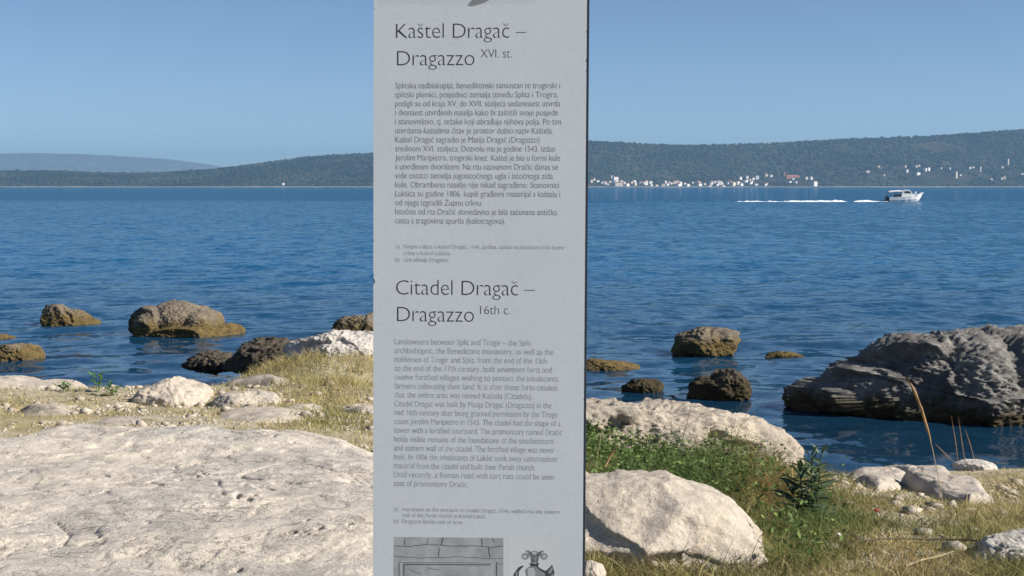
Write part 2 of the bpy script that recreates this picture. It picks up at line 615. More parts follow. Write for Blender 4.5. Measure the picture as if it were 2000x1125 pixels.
# distant mountain
MY = 13000.0
_mp = np.array([(-1500, 330), (-900, 306), (-400, 296), (-150, 299), (0, 300), (90, 299), (180, 301), (270, 306), (330, 310), (400, 319), (450, 328), (560, 345), (700, 366), (900, 372)], float)
_mx, _mz = (_mp[:, 0] - 1000) / F * MY, (364 - _mp[:, 1]) / F * MY
mx_ = np.arange(-11800, 600, 60.0)
my_ = np.arange(11700, 14400, 80.0)
MX, MYg = np.meshgrid(mx_, my_)
t = 1 - np.abs(MYg.ravel() - MY) / 1250.0
mz = np.interp(MX.ravel(), _mx, _mz) * sstep(0, 1, t) + 18 * fbm(xy(MX, MYg, 1 / 500.0), 4) * sstep(0, 0.6, t) * (1 - 0.6 * sstep(0.6, 1, t))
mz = np.where(t <= 0.02, -2.0, mz)
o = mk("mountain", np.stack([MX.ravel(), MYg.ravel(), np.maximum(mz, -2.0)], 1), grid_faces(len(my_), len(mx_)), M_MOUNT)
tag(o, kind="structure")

# houses of the villages on the far shore
HOUSES = []
for cx, cy, w, h in [(65, 540, 15, 22), (85, 525, 12, 15), (118, 540, 22, 12), (180, 555, 25, 25), (205, 565, 15, 12), (240, 505, 18, 25), (268, 517, 38, 30), (318, 545, 18, 30), (370, 572, 28, 24),
                     (345, 555, 15, 15), (402, 552, 15, 15), (434, 562, 26, 24), (484, 556, 15, 24), (520, 558, 38, 26), (568, 550, 22, 20), (572, 572, 18, 14), (618, 577, 24, 16), (675, 574, 28, 20), (695, 560, 20, 14),
                     (742, 558, 15, 12), (768, 553, 20, 12), (805, 570, 45, 20), (858, 560, 20, 12), (884, 574, 26, 20), (922, 552, 18, 14), (968, 546, 26, 18), (985, 570, 28, 20), (1082, 562, 16, 16), (1155, 553, 34, 28),
                     (1132, 570, 24, 12), (1178, 586, 40, 10), (1068, 586, 30, 8), (1310, 552, 25, 40), (1335, 568, 30, 20), (1330, 514, 18, 22), (1388, 508, 18, 24), (1382, 538, 14, 20),
                     (1408, 530, 16, 18), (1438, 520, 14, 18), (1473, 503, 22, 36), (1550, 490, 22, 20), (1593, 496, 20, 18), (1890, 513, 18, 20), (1932, 512, 14, 18), (1778, 520, 10, 14), (1750, 545, 9, 14), (1800, 550, 9, 14)]:
    HOUSES.append((1140 + cx * .23, 230 + (cy + h / 2) * .23, w * .23, h * .23, 'row'))
for cx, cy, w, h in [(68, 535, 20, 25), (110, 540, 18, 20), (752, 515, 20, 16), (945, 432, 12, 20), (960, 465, 14, 44), (1040, 433, 18, 18), (1066, 425, 14, 14), (1057, 490, 34, 38), (1122, 460, 30, 34), (1152, 453, 20, 28),
                     (1260, 448, 14, 12), (1338, 450, 12, 14), (1430, 510, 14, 14), (1518, 445, 20, 18), (1550, 440, 14, 14), (1806, 438, 14, 22), (1707, 547, 20, 18), (1800, 540, 18, 24), (1826, 528, 14, 36), (1982, 498, 14, 14), (612, 478, 30, 14), (705, 432, 16, 12)]:
    HOUSES.append((1560 + cx * .22, 230 + (cy + h / 2) * .22, w * .22, h * .22, 'slope'))
rv = random.Random(21)
for q in range(44):
    xv = rv.choice([rv.uniform(1152, 1330), rv.uniform(1380, 1520), rv.uniform(1160, 1480)])
    HOUSES.append((xv, rv.uniform(356, 363.2), rv.uniform(3.5, 6.0), rv.uniform(2.6, 4.0), 'row'))
HOUSES.append((1140 + 295 * .23, 230 + 584 * .23, 16, 8.5, 'long white building, the widest in the far waterfront village'))
HOUSES.append((1140 + 1262 * .23, 230 + 578 * .23, 12.5, 7.5, 'broad cream building near the right end of the far waterfront row'))
HOUSES.append((1591, 364, 8.5, 10, 'tall white house alone at the water, left of the moving boat'))
HOUSES.append((553, 361.5, 4.5, 4.2, 'lone white house at the far shore left of the sign'))
HOUSES.append((1560 + 1394 * .22, 230 + 537 * .22, 5.5, 12.5, 'tall white house on the far slope above the boat\'s bow'))
HOUSES.append((1140 + 1770 * .23, 230 + 512 * .23, 30, 5.0, 'long low reddish hotel on the wooded far point'))
HOUSES.append((1140 + 1703 * .23, 230 + 505 * .23, 2.6, 8.5, 'slim white tower beside the long reddish building'))
HOUSES.append((1560 + 1858 * .22, 230 + 420 * .22, 2.2, 13, 'thin pale tower highest on the far slope at right'))
HOUSES.append((1560 + 1612 * .22, 230 + 477 * .22, 2.6, 10, 'narrow pale church tower on the far slope near right edge'))
_ys = np.arange(SHORE_Y - 140, 5000, 4.0)
HOUSE_XY = []
for i, (px, py, wp, hp, tp) in enumerate(HOUSES):
    d = ray(px, py)
    Xs = d.x / d.y * _ys
    zs = CAM_Z + d.z / d.y * _ys
    hit = np.nonzero(hill_z(Xs, _ys) >= zs)[0]
    Y = float(_ys[hit[0]]) if len(hit) else SHORE_Y
    Y = max(Y, float(shore_y(np.array([d.x / d.y * Y]))[0]) + 8)
    X = d.x / d.y * Y
    z = float(hill_z([X], [Y])[0])
    w, h = max(wp * Y / F, 4.0), max(hp * Y / F, 4.0)
    tower = 'tower' in tp
    if tp in ('row', 'slope'):
        w, h = (max(w * 1.12, 7.0), min(max(h * 1.12, 5.0), 11)) if tp == 'row' else (max(w, 6.0), min(max(h, 4.5), 9))
    dep = w if tower else min(max(w * 0.75, 7.0), 14.0)
    HOUSE_XY.append((X, Y, max(w, dep) * 0.5 + 4))
    if tp == 'row':
        t_ = thing("house", "small white house in the waterfront village on the far shore", "house", (X, Y, z), "houses of the waterfront village")
    elif tp == 'slope':
        t_ = thing("house", "tiny pale house scattered on the wooded far slope at right", "house", (X, Y, z), "houses on the wooded far slope")
    else:
        t_ = thing("tower" if tower else "house", tp, "tower" if tower else "house", (X, Y, z))
    rz = random.uniform(0.15, 1.0) if not tower else 0.6
    t_.rotation_euler = (0, 0, rz)
    rh = (0.9 * w if tower else 0.21 * min(w, dep))
    wh = max(h - rh * 0.6, 2.8)
    v, f = box_vf(-w / 2, w / 2, -dep / 2, dep / 2, -4.0, wh)
    wm = M_ROOF if 'reddish' in tp else (M_WALL2 if random.random() < 0.3 or 'cream' in tp else M_WALL)
    ob = bpy.data.objects.new("wall", mesh_np("wall", v, f, wm, False))
    COL.objects.link(ob)
    ob.parent = t_
    e = 0.4
    if tower:
        v = [(-w / 2 - .2, -dep / 2 - .2, wh + .01), (w / 2 + .2, -dep / 2 - .2, wh + .01), (w / 2 + .2, dep / 2 + .2, wh + .01), (-w / 2 - .2, dep / 2 + .2, wh + .01), (0, 0, wh + rh)]
        f = [(0, 1, 4), (1, 2, 4), (2, 3, 4), (3, 0, 4), (3, 2, 1, 0)]
    else:
        v = [(-w / 2 - e, -dep / 2 - e, wh + .01), (w / 2 + e, -dep / 2 - e, wh + .01), (w / 2 + e, dep / 2 + e, wh + .01), (-w / 2 - e, dep / 2 + e, wh + .01), (-w / 2 + w * .2, 0, wh + rh), (w / 2 - w * .2, 0, wh + rh)]
        f = [(0, 1, 5, 4), (2, 3, 4, 5), (1, 2, 5), (3, 0, 4), (3, 2, 1, 0)]
    ob = bpy.data.objects.new("roof", mesh_np("roof", v, f, M_ROOF, False))
    COL.objects.link(ob)
    ob.parent = t_

# woods covering the far hill: one mass of crowns
bmi = bmesh.new()
bmesh.ops.create_icosphere(bmi, subdivisions=1, radius=1.0)
ICO_V = np.array([v.co[:] for v in bmi.verts])
ICO_F = np.array([[v.index for v in f.verts] for f in bmi.faces])
bmi.free()
NT = 24000
tx = RNG.uniform(-2300, 2300, NT)
tt = RNG.random(NT) ** 0.8 * 1.06
ty = shore_y(tx) + 14 + tt * (RIDGE_Y - shore_y(tx) - 14)
keep = fbm(xy(tx, ty, 1 / 170.0, 2.0), 4) > -0.26
HXY = np.array(HOUSE_XY)
for a in range(len(HXY)):
    hx0, hy0, rr = HXY[a]
    keep &= ~((np.abs(tx - hx0) < rr + 3) & (ty < hy0 + rr) & (ty > hy0 - 120))
tx, ty = tx[keep], ty[keep]
tz = hill_z(tx, ty)
n = len(tx)
rr = RNG.uniform(3.0, 7.0, n)
hh_ = rr * RNG.uniform(0.55, 0.95, n)
V = ICO_V[None] * (1 + 0.22 * RNG.normal(size=(n, 12, 1)))
V = V * np.stack([rr, rr, hh_], 1)[:, None, :] + np.stack([tx, ty, tz + hh_ * 0.3], 1)[:, None, :]
Fc = (ICO_F[None] + (np.arange(n) * 12)[:, None, None]).reshape(-1, 3)
o = mk("woodland", V.reshape(-1, 3), Fc, M_FOREST)
tone = RNG.uniform(0.85, 1.15, n)[:, None] * np.array([0.019, 0.028, 0.015]) + (RNG.random(n)[:, None] ** 3) * np.array([0.035, 0.022, 0.01])
tone = tone * np.clip(1 + 2.0 * fbm(xy(tx, ty, 1 / 240.0, 7.0), 4), 0.3, 2.4)[:, None]
set_cols(o.data, np.repeat(tone, 12, 0))
tag(o, "dark green woods covering the long hill across the bay", "woods", kind="stuff")

# ---------------------------------------------------------------- haze
v, f = box_vf(-15500, 15500, -450, 15500, -4.0, 345)
M_HAZE = bpy.data.materials.new("haze_air")
M_HAZE.use_nodes = True
nt = M_HAZE.node_tree
nt.nodes.remove(nt.nodes["Principled BSDF"])
pv = nd(nt, "ShaderNodeVolumePrincipled", {"Color": (0.26, 0.46, 0.66, 1), "Density": 0.0001, "Anisotropy": 0.1})
nt.links.new(pv.outputs[0], nt.nodes["Material Output"].inputs["Volume"])
o = mk("haze", v, f, M_HAZE, smooth=False)
tag(o, kind="stuff")

# ---------------------------------------------------------------- rocks
_ico = {}


def ico(n):
    if n not in _ico:
        bm_ = bmesh.new()
        bmesh.ops.create_icosphere(bm_, subdivisions=n, radius=1.0)
        _ico[n] = (np.array([v.co[:] for v in bm_.verts]), np.array([[v.index for v in f.verts] for f in bm_.faces]))
        bm_.free()
    return _ico[n]


def rock(name, label, ells, mat, seed, amp=0.06, facet=0.10, cells=14, rough=0.02, sub=6, k=0.08, zmin=None, cat="rock", group=None, cuts=14, jag=0.0, cutq=(0.89, 0.975)):
    """ells: (px, py, rx_px, rz_px, ry_m, Y) ellipsoids blended into one star-shaped stone"""
    rng = np.random.default_rng(seed)
    E_ = []
    for (cx, cy, rx, rz, ry, Y) in ells:
        c = at_y(cx, cy, Y)
        E_.append((np.array(c), np.array([rx * Y / F, ry, rz * Y / F])))
    cen = sum(c * r.prod() ** (1 / 3) for c, r in E_) / sum(r.prod() ** (1 / 3) for c, r in E_)
    lo = np.min([c - r for c, r in E_], 0)
    hi = np.max([c + r for c, r in E_], 0)
    ext = (hi - lo) / 2
    dirs, faces = ico(sub)
    D = dirs * ext
    D /= np.linalg.norm(D, axis=1)[:, None]

    def sdf(P):
        out = None
        for c, r in E_:
            q = (P - c)
            k0 = np.linalg.norm(q / r, axis=1)
            k1 = np.linalg.norm(q / (r * r), axis=1) + 1e-9
            d = k0 * (k0 - 1) / k1
            if out is None:
                out = d
            else:
                h = np.clip(0.5 + 0.5 * (out - d) / k, 0, 1)
                out = out * (1 - h) + d * h - k * h * (1 - h)
        return out
    a = np.zeros(len(D))
    b_ = np.full(len(D), np.linalg.norm(ext) * 2.2)
    for _ in range(26):
        m = (a + b_) / 2
        ins = sdf(cen + D * m[:, None]) < 0
        a = np.where(ins, m, a)
        b_ = np.where(ins, b_, m)
    nc_ = cuts
    Np = rng.normal(size=(nc_, 3))
    Np[:, 2] = np.where(Np[:, 2] < -0.3, -Np[:, 2], Np[:, 2])
    Np[:, 0] *= 0.6
    Np[:, 1] -= 0.4
    Np /= np.linalg.norm(Np, axis=1)[:, None]
    P_ = D * a[:, None]
    wob = 1 + 0.05 * fbm(P_ / float(np.mean(ext)) * 2.5 + seed, 3)
    for q in range(nc_):
        pr = P_ @ Np[q]
        lim = np.quantile(pr, rng.uniform(*cutq))
        dn = D @ Np[q]
        rad = np.where(dn > 0.05, lim * wob / np.maximum(dn, 0.05), 1e9)
        a = np.minimum(a, rad)
    P = cen + D * a[:, None]
    size = float(np.mean(ext))
    Wp = P + 0.25 * size * np.stack([fbm(P / size * 1.5 + s, 2) for s in (3.1, 7.7, 11.3)], 1)
    C_ = lo + rng.random((cells, 3)) * (hi - lo)
    d2 = ((Wp[:, None, :] - C_[None]) ** 2).sum(2)
    idx = np.argmin(d2, 1)
    G = rng.normal(size=(cells, 3))
    G /= np.linalg.norm(G, axis=1)[:, None]
    fc = ((P - C_[idx]) * G[idx]).sum(1) * 0.5 + rng.uniform(-0.4, 0.4, cells)[idx] * size
    disp = facet * fc + amp * size / 0.5 * fbm(P / size * 1.6 + seed, 4) + rough * (np.maximum(fbm(P * np.array([6, 6, 9]) + seed, 5, 0.6, True), -0.02) - 0.2) + rough * 0.7 * fbm(P * 26 + seed, 3, 0.6)
    if jag:
        disp = disp + jag * (fbm(P * np.array([11, 11, 20]) + seed, 4, 0.7, True) - 0.3) + jag * 0.8 * np.abs(fbm(P * 30 + seed, 3, 0.7))
    P = P + D * disp[:, None]
    if zmin is not None:
        P[:, 2] = np.maximum(P[:, 2], zmin)
    org = (cen[0], cen[1], P[:, 2].min())
    o = mk(name, P, faces, mat, origin=org)
    tag(o, label, cat, group)
    return o


# --- rocks standing in the water (waterline pixel row gives the distance)
def wy(py):
    return at_z(1000, py, 0.0).y


Y = wy(634)
rock("sea_rock", "low brown rock with a long tapering right end, leftmost out in the water", [(112, 626, 30, 30, .5, Y), (140, 630, 38, 23, .5, Y), (176, 634, 22, 13, .35, Y)], M_SEA, 11, .05, .16, 14, .05, cuts=4)
Y = wy(652)
rock("sea_rock", "largest domed brown rock cluster in the water left of the sign", [(355, 634, 68, 45, .9, Y + .3), (300, 640, 36, 40, .7, Y), (395, 640, 42, 38, .7, Y), (282, 640, 30, 29, .45, Y - .3), (370, 650, 70, 18, .8, Y - .3), (448, 650, 37, 19, .5, Y - .2)], M_SEA, 12, .04, .15, 26, .05, 7, 0.03, cuts=4)
Y = wy(654)
rock("sea_rock", "brown rock in the water half hidden by the sign's left edge", [(690, 645, 38, 30, .5, Y), (735, 645, 36, 32, .6, Y)], M_SEA, 13, .05, .16, 12, .05)
Y = wy(703)
rock("sea_rock", "small brown rock in the water at the left picture edge", [(22, 696, 36, 24, .4, Y), (58, 695, 24, 22, .35, Y)], M_SEA, 14, .05, .12, 12, .05)
Y = wy(662)
rock("sea_rock", "barely emerging flat rock at the far left picture edge", [(0, 664, 34, 9, .3, Y)], M_SEA, 15, .03, .08, 8, .05)
Y = wy(690)
rock("sea_rock", "tan block-shaped rock in the water right of the sign", [(1365, 668, 42, 28, .5, Y), (1405, 660, 42, 21, .45, Y), (1385, 678, 52, 18, .55, Y), (1336, 682, 18, 16, .3, Y)], M_SEA, 16, .05, .22, 12, .05, 6, .04)
Y = wy(776)
rock("sea_rock", "dark pyramid-shaped rock in the water right of the sign", [(1425, 752, 32, 34, .35, Y), (1390, 764, 48, 24, .4, Y), (1440, 766, 20, 25, .3, Y)], M_WET, 17, .04, .24, 16, .06, 6, .05, cuts=5)
Y = wy(762)
rock("sea_rock", "small dark rock just behind the pale boulder right of the sign", [(1262, 756, 32, 16, .3, Y), (1235, 760, 18, 9, .25, Y)], M_WET, 18, .05, .12, 9, .05)
Y = wy(718)
rock("sea_rock", "low flat tan ledge in the water touching the sign's right edge", [(1190, 716, 60, 10, .4, Y), (1150, 714, 26, 11, .35, Y)], M_SEA, 19, .03, .08, 10, .05)
Y = wy(698)
rock("sea_rock", "flat barely showing rock in the water left of the big dark outcrop", [(1520, 697, 28, 8, .3, Y), (1552, 697, 20, 7, .25, Y)], M_SEA, 20, .03, .08, 8, .05)
Y = 19.3
rock("shore_outcrop", "big dark jagged rock outcrop rising from the water at right", [(1612, 776, 56, 36, .6, Y), (1695, 770, 84, 60, .9, Y), (1790, 762, 100, 92, 1.1, Y), (1895, 758, 108, 98, 1.2, Y), (2000, 768, 116, 108, 1.4, Y), (2150, 775, 160, 116, 1.5, Y),
     (1850, 800, 120, 38, 1.2, Y - .7), (1960, 800, 90, 40, 1.1, Y - .8)], M_SEA_DARK, 21, .05, .25, 75, .085, 7, .05, cuts=8, jag=.06)
# --- shore rocks at left
rock("shore_rock", "dark rock on the grassy shore edge left of the white pitted rock", [(525, 697, 62, 30, .6, 20.9), (580, 695, 54, 28, .5, 20.7), (482, 707, 36, 16, .4, 20.9)], M_WET, 22, .05, .2, 22, .08, jag=.03)
rock("shore_rock", "low dark rock at the waterline below the grassy bank", [(425, 708, 50, 16, .4, 21.6), (388, 711, 26, 9, .3, 21.6)], M_WET, 23, .05, .28, 16, .08)
rock("shore_rock", "white pitted rock with dark hollows against the sign's left edge", [(665, 704, 88, 48, .6, 18.2), (735, 706, 78, 54, .7, 18.2), (606, 688, 46, 24, .4, 18.4)], M_PITTED, 24, .05, .14, 18, .035, 7, cuts=6, jag=.03)
rock("shore_rock", "long pale rock on the shore at the left picture edge", [(20, 770, 70, 32, .6, 16.6), (105, 772, 72, 30, .6, 16.4), (-60, 765, 70, 35, .6, 16.6)], M_LIME, 25, .05, .12, 14, .025)
rock("shore_rock", "pale angular rock on the dry grass, left one of the middle pair", [(345, 776, 55, 36, .45, 14.2), (285, 790, 50, 26, .4, 14.0), (385, 790, 25, 35, .35, 14.1)], M_LIME, 26, .05, .16, 12, .025)
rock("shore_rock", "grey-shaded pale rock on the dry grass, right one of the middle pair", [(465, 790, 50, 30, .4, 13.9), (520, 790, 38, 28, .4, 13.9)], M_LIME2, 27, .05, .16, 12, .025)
rock("shore_rock", "small flat pale rock beside the left middle rock", [(235, 803, 36, 14, .3, 13.6)], M_LIME, 28, .04, .10, 8, .02)
rock("shore_rock", "low grey stone lying in the grass just above the large pale slab", [(235, 836, 66, 16, .45, 11.3)], M_LIME2, 29, .03, .08, 8, .015)
rock("shore_rock", "half buried pale stone in the grass right of the middle pair", [(590, 808, 46, 14, .4, 12.9)], M_LIME, 30, .03, .10, 8, .02)
# --- boulders right of the sign
rock("boulder", "pale rough boulder behind the weeds, its ridge against the water", [(1200, 862, 140, 98, .9, 11.6), (1345, 872, 140, 80, .8, 11.6), (1450, 888, 98, 66, .7, 11.6), (1080, 870, 140, 95, .9, 11.6)], M_ROUGH, 41, .05, .20, 36, .05, 7, .12)
rock("boulder", "smooth pale boulder in front of the weeds beside the sign", [(1145, 1078, 225, 212, .64, 6.5), (1310, 1085, 165, 142, .54, 6.4), (1422, 1090, 92, 84, .42, 6.35)], M_LIME, 52, .03, .13, 18, .010, 7, .08, cuts=18, cutq=(0.88, 0.97))
rock("boulder", "small rounded pale stone at the foot of the sign", [(1156, 1120, 26, 26, .06, 5.6)], M_LIME, 43, .03, .06, 8, .006)
rock("boulder", "grey pitted rock in the bottom right corner", [(1975, 1110, 85, 58, .30, 6.6), (2060, 1110, 90, 70, .35, 6.6)], M_PITTED, 44, .05, .12, 16, .02, 7)
rock("shore_rock", "small whitish rock on the flat grass at the water's edge, right", [(1905, 912, 40, 13, .2, 13.4)], M_PITTED, 45, .04, .10, 8, .02)
rock("shore_rock", "small pale stone in the straw below the right ledges", [(1765, 1045, 20, 18, .1, 8.3)], M_LIME2, 46, .04, .10, 8, .01)


# --- flat outcrops: relief sheets with a body that sinks into the soil at their rim
def slab(name, label, outline, height, edge, mat, seed, res, relief, group=None):
    rng = np.random.default_rng(seed)
    poly = np.array([tuple(at_z(px, py, z))[:2] for px, py, z in outline])
    lo, hi = poly.min(0) - edge * 0.4, poly.max(0) + edge * 0.4
    xs = np.arange(lo[0], hi[0], res)
    ys = np.arange(lo[1], hi[1], res)
    X, Y_ = np.meshgrid(xs, ys)
    X, Y_ = X.ravel(), Y_.ravel()
    Wx = X + 0.22 * edge * fbm(xy(X, Y_, 2.2, seed), 4)
    Wy = Y_ + 0.22 * edge * fbm(xy(X, Y_, 2.2, seed + 9), 4)
    ins = np.zeros(len(X), bool)
    dist = np.full(len(X), 1e9)
    for i in range(len(poly)):
        a, b_ = poly[i], poly[(i + 1) % len(poly)]
        c = ((a[1] > Wy) != (b_[1] > Wy)) & (Wx < (b_[0] - a[0]) * (Wy - a[1]) / (b_[1] - a[1] + 1e-12) + a[0])
        ins ^= c
        ab = b_ - a
        t = np.clip(((Wx - a[0]) * ab[0] + (Wy - a[1]) * ab[1]) / (ab @ ab), 0, 1)
        dist = np.minimum(dist, np.hypot(Wx - a[0] - t * ab[0], Wy - a[1] - t * ab[1]))
    sd = np.where(ins, dist, -dist)
    prof = np.sqrt(np.clip(sd / edge, 0, 1) * (2 - np.clip(sd / edge, 0, 1)))
    P3 = xy(X, Y_, 1.0, seed)
    rel = relief * (0.9 * fbm(P3 * 1.0, 3) + 0.22 * fbm(P3 * np.array([3.6, 2.2, 1]), 4) + 0.08 * fbm(P3 * np.array([12, 12, 1]), 4, 0.6) + 0.03 * fbm(P3 * 50, 2))
    cr = fbm(P3 * np.array([1.6, 1.0, 1]) + 5, 3)
    crack = np.exp(-(cr / 0.010) ** 2) * sstep(-0.1, 0.25, fbm(P3 * 0.9 + 8, 2))
    pits = sstep(0.30, 0.50, fbm(P3 * np.array([16, 11, 1]) + 3, 3, 0.6)) * sstep(-0.05, 0.3, fbm(P3 * 1.3 + 21, 2))
    ter = np.floor((fbm(P3 * 1.5 + 31, 3) * 4)) * 0.10 * relief
    Z = ground_smooth(X, Y_) - 0.05 + (height + 0.05) * prof + (rel + ter - 0.30 * relief * crack - 0.45 * relief * pits) * np.clip(sd / edge * 2, 0, 1)
    Z = np.where(sd < 0, ground_smooth(X, Y_) - 0.09 + sd * 0.5, Z)
    fc = grid_faces(len(ys), len(xs))
    keepv = sd > -edge * 0.35
    fc = fc[keepv[fc].all(1)]
    used = np.unique(fc)
    remap = np.full(len(X), -1)
    remap[used] = np.arange(len(used))
    V = np.stack([X, Y_, Z], 1)[used]
    o = mk(name, V, remap[fc], mat, origin=(poly[:, 0].mean(), poly[:, 1].mean(), float(V[:, 2].min())))
    tag(o, label, "rock", group)
    return poly


SLABS = []
SLABS.append(slab("rock_ledge", "broad pale limestone slab filling the foreground left of the sign",
     [(-260, 1400, 1.42), (-300, 900, 1.3), (-60, 888, 1.3), (20, 868, 1.3), (70, 848, 1.3), (190, 846, 1.3), (300, 852, 1.3), (390, 842, 1.3), (530, 846, 1.3), (640, 850, 1.27), (700, 866, 1.27), (790, 900, 1.27), (860, 1000, 1.36), (880, 1400, 1.42)],
     0.10, 0.42, M_SLAB, 3, 0.012, 0.085))
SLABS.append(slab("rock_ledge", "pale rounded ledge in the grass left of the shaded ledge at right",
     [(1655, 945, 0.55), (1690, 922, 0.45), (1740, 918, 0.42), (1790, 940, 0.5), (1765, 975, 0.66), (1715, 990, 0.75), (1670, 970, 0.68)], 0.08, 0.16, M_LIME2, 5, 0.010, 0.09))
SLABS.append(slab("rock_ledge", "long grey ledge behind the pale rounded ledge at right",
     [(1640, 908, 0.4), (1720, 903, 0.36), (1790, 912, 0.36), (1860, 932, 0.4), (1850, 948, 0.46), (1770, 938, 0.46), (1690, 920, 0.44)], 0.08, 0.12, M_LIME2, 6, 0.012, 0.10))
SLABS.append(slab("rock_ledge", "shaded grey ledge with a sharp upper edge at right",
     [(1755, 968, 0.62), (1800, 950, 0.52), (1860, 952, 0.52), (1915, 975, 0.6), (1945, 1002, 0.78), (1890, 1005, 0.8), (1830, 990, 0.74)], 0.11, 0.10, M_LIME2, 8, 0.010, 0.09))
SLABS.append(slab("rock_ledge", "worn pale stone patch on the path below the middle pair of rocks",
     [(420, 812, 1.0), (520, 806, 0.98), (610, 812, 1.0), (600, 826, 1.08), (500, 832, 1.12), (420, 826, 1.08)], 0.05, 0.4, M_LIME, 9, 0.02, 0.05))

slab("rock_ledge", "broken pale ledge on the grassy bank below the white pitted rock",
     [(430, 742, 0.76), (500, 722, 0.78), (570, 728, 0.8), (600, 748, 0.86), (540, 764, 0.86), (450, 760, 0.82)], 0.09, 0.25, M_ROUGH, 12, 0.02, 0.12)
slab("rock_ledge", "bare pale ledge running behind the sign's left edge",
     [(640, 792, 0.98), (700, 780, 0.95), (790, 782, 0.95), (790, 806, 1.0), (700, 806, 1.02)], 0.06, 0.25, M_LIME, 13, 0.02, 0.10)
slab("rock_ledge", "small broken ledge in the dry grass at the left edge of the picture",
     [(20, 806, 0.95), (80, 798, 0.92), (150, 806, 0.96), (130, 822, 1.05), (40, 824, 1.05)], 0.03, 0.22, M_ROUGH, 14, 0.02, 0.12)


def in_slab(X, Y_):
    out = np.zeros(len(X), bool)
    for poly in SLABS[:4]:
        c_ = poly.mean(0)
        pl = c_ + (poly - c_) * 0.96
        ins = np.zeros(len(X), bool)
        for i in range(len(pl)):
            a, b_ = pl[i], pl[(i + 1) % len(pl)]
            ins ^= ((a[1] > Y_) != (b_[1] > Y_)) & (X < (b_[0] - a[0]) * (Y_ - a[1]) / (b_[1] - a[1] + 1e-12) + a[0])
        out |= ins
    return out


# ---------------------------------------------------------------- information sign
YAW, LEAN, ROLL = R(3.6), R(1.6), R(0.22)
n_out = Vector((-math.sin(YAW) * math.cos(LEAN), -math.cos(YAW) * math.cos(LEAN), math.sin(LEAN)))
u0 = Vector((0, 0, 1)).cross(n_out) * 1.0
u0 = Vector((math.cos(YAW), -math.sin(YAW), 0)).normalized()
v0 = n_out.cross(u0).normalized()
if v0.z < 0:
    v0 = -v0
u_ax = (u0 * math.cos(ROLL) - v0 * math.sin(ROLL)).normalized()
v_ax = (v0 * math.cos(ROLL) + u0 * math.sin(ROLL)).normalized()
P0 = at_y(937, 562, 2.67)
base_v = -(P0.z - gz(P0.x, P0.y)) / v_ax.z      # v of the foot on the ground
SIGN_O = P0 + v_ax * base_v


def s_uv(px, py):
    d = ray(px, py)
    c = Vector((0, 0, CAM_Z))
    t = (P0 - c).dot(n_out) / d.dot(n_out)
    q = c + d * t - SIGN_O
    return q.dot(u_ax), q.dot(v_ax)


sign = thing("information_sign", "tall grey information sign with Croatian and English text standing on the shore", "sign", SIGN_O)
sign.rotation_mode = 'QUATERNION'
sign.rotation_quaternion = Matrix((u_ax, -n_out, v_ax)).transposed().to_quaternion()


def sign_part(name, V, Fc, mat, smooth=False, parent=None):
    o = bpy.data.objects.new(name, mesh_np(name, V, Fc, mat, smooth))
    COL.objects.link(o)
    o.parent = parent or sign
    return o


M_FACE, nt, b = new_mat("sign_grey_laminate")
tc = nd(nt, "ShaderNodeTexCoord").outputs["Object"]
n1 = noise(nt, tc, 5.0, 5, 0.6)
n2 = noise(nt, tc, 160.0, 3, 0.6)
col = mix(nt, ramp(nt, n1, [(0.3, 0.0), (0.7, 1.0)]), (0.595, 0.64, 0.69), (0.625, 0.67, 0.72))
scr = noise(nt, nd(nt, "ShaderNodeMapping", {0: tc, 3: (30, 1, 14)}).outputs[0], 3.0, 6, 0.7)
col = mix(nt, ramp(nt, scr, [(0.64, 0.0), (0.72, 0.25)]), col, (0.5, 0.5, 0.49))
nt.links.new(mix(nt, 1.0, col, ramp(nt, n2, [(0.3, 0.97), (0.7, 1.03)]), 'MULTIPLY'), b.inputs["Base Color"])
b.inputs["Roughness"].default_value = 0.45
b.inputs["Specular IOR Level"].default_value = 0.3
M_BODY = plain("sign_dark_paint", (0.016, 0.022, 0.035), 0.5, 0.35, 0.3, 20)

uL0, vT = s_uv(731, -180)
uL1, _ = s_uv(728.5, 1125)
uR0, _ = s_uv(1147, -180)
uR1, _ = s_uv(1138.5, 1125)
uL, uR = (uL0 + uL1) / 2, (uR0 + uR1) / 2
PXM = 2.67 / F
# face plate with small chips along its edges
rngc = random.Random(4)


def edge_pts(u, sgn, v_lo, v_hi, chips):
    pts = [(u, v_lo)]
    for vv, w, h in sorted(chips):
        pts += [(u, vv - h / 2), (u - sgn * w, vv - h * 0.1), (u - sgn * w * 0.7, vv + h * 0.2), (u, vv + h / 2)]
    pts.append((u, v_hi))
    return pts


chL = [(s_uv(730, 549)[1], 3.4 * PXM, 15 * PXM), (s_uv(730, 536)[1], 1.4 * PXM, 7 * PXM), (s_uv(730, 17)[1], 1.6 * PXM, 7 * PXM), (s_uv(730, 470)[1], 0.9 * PXM, 6 * PXM)]
chL += [(rngc.uniform(0.05, 0.5), rngc.uniform(.0008, .0018), rngc.uniform(.004, .01)) for _ in range(3)]
chR = [(s_uv(1145, y)[1], w * PXM, h * PXM) for y, w, h in ((62, 1.2, 6), (118, 1.5, 8), (138, 1.2, 5), (780, 0.8, 5))]
ptsL = edge_pts(uL, -1, 0.10, vT, chL)
ptsR = edge_pts(uR, 1, 0.10, vT, chR)
outl = ptsR + ptsL[::-1]
PT = 0.003
nO = len(outl)
V = [(u, -PT, v) for u, v in outl] + [(u, 0, v) for u, v in outl]
Fc = [tuple(range(nO)), tuple(range(2 * nO - 1, nO - 1, -1))] + [(i, i + nO, (i + 1) % nO + nO, (i + 1) % nO) for i in range(nO)]
sign_part("face_plate", V, Fc, M_FACE)
DK = 4.3 * PXM
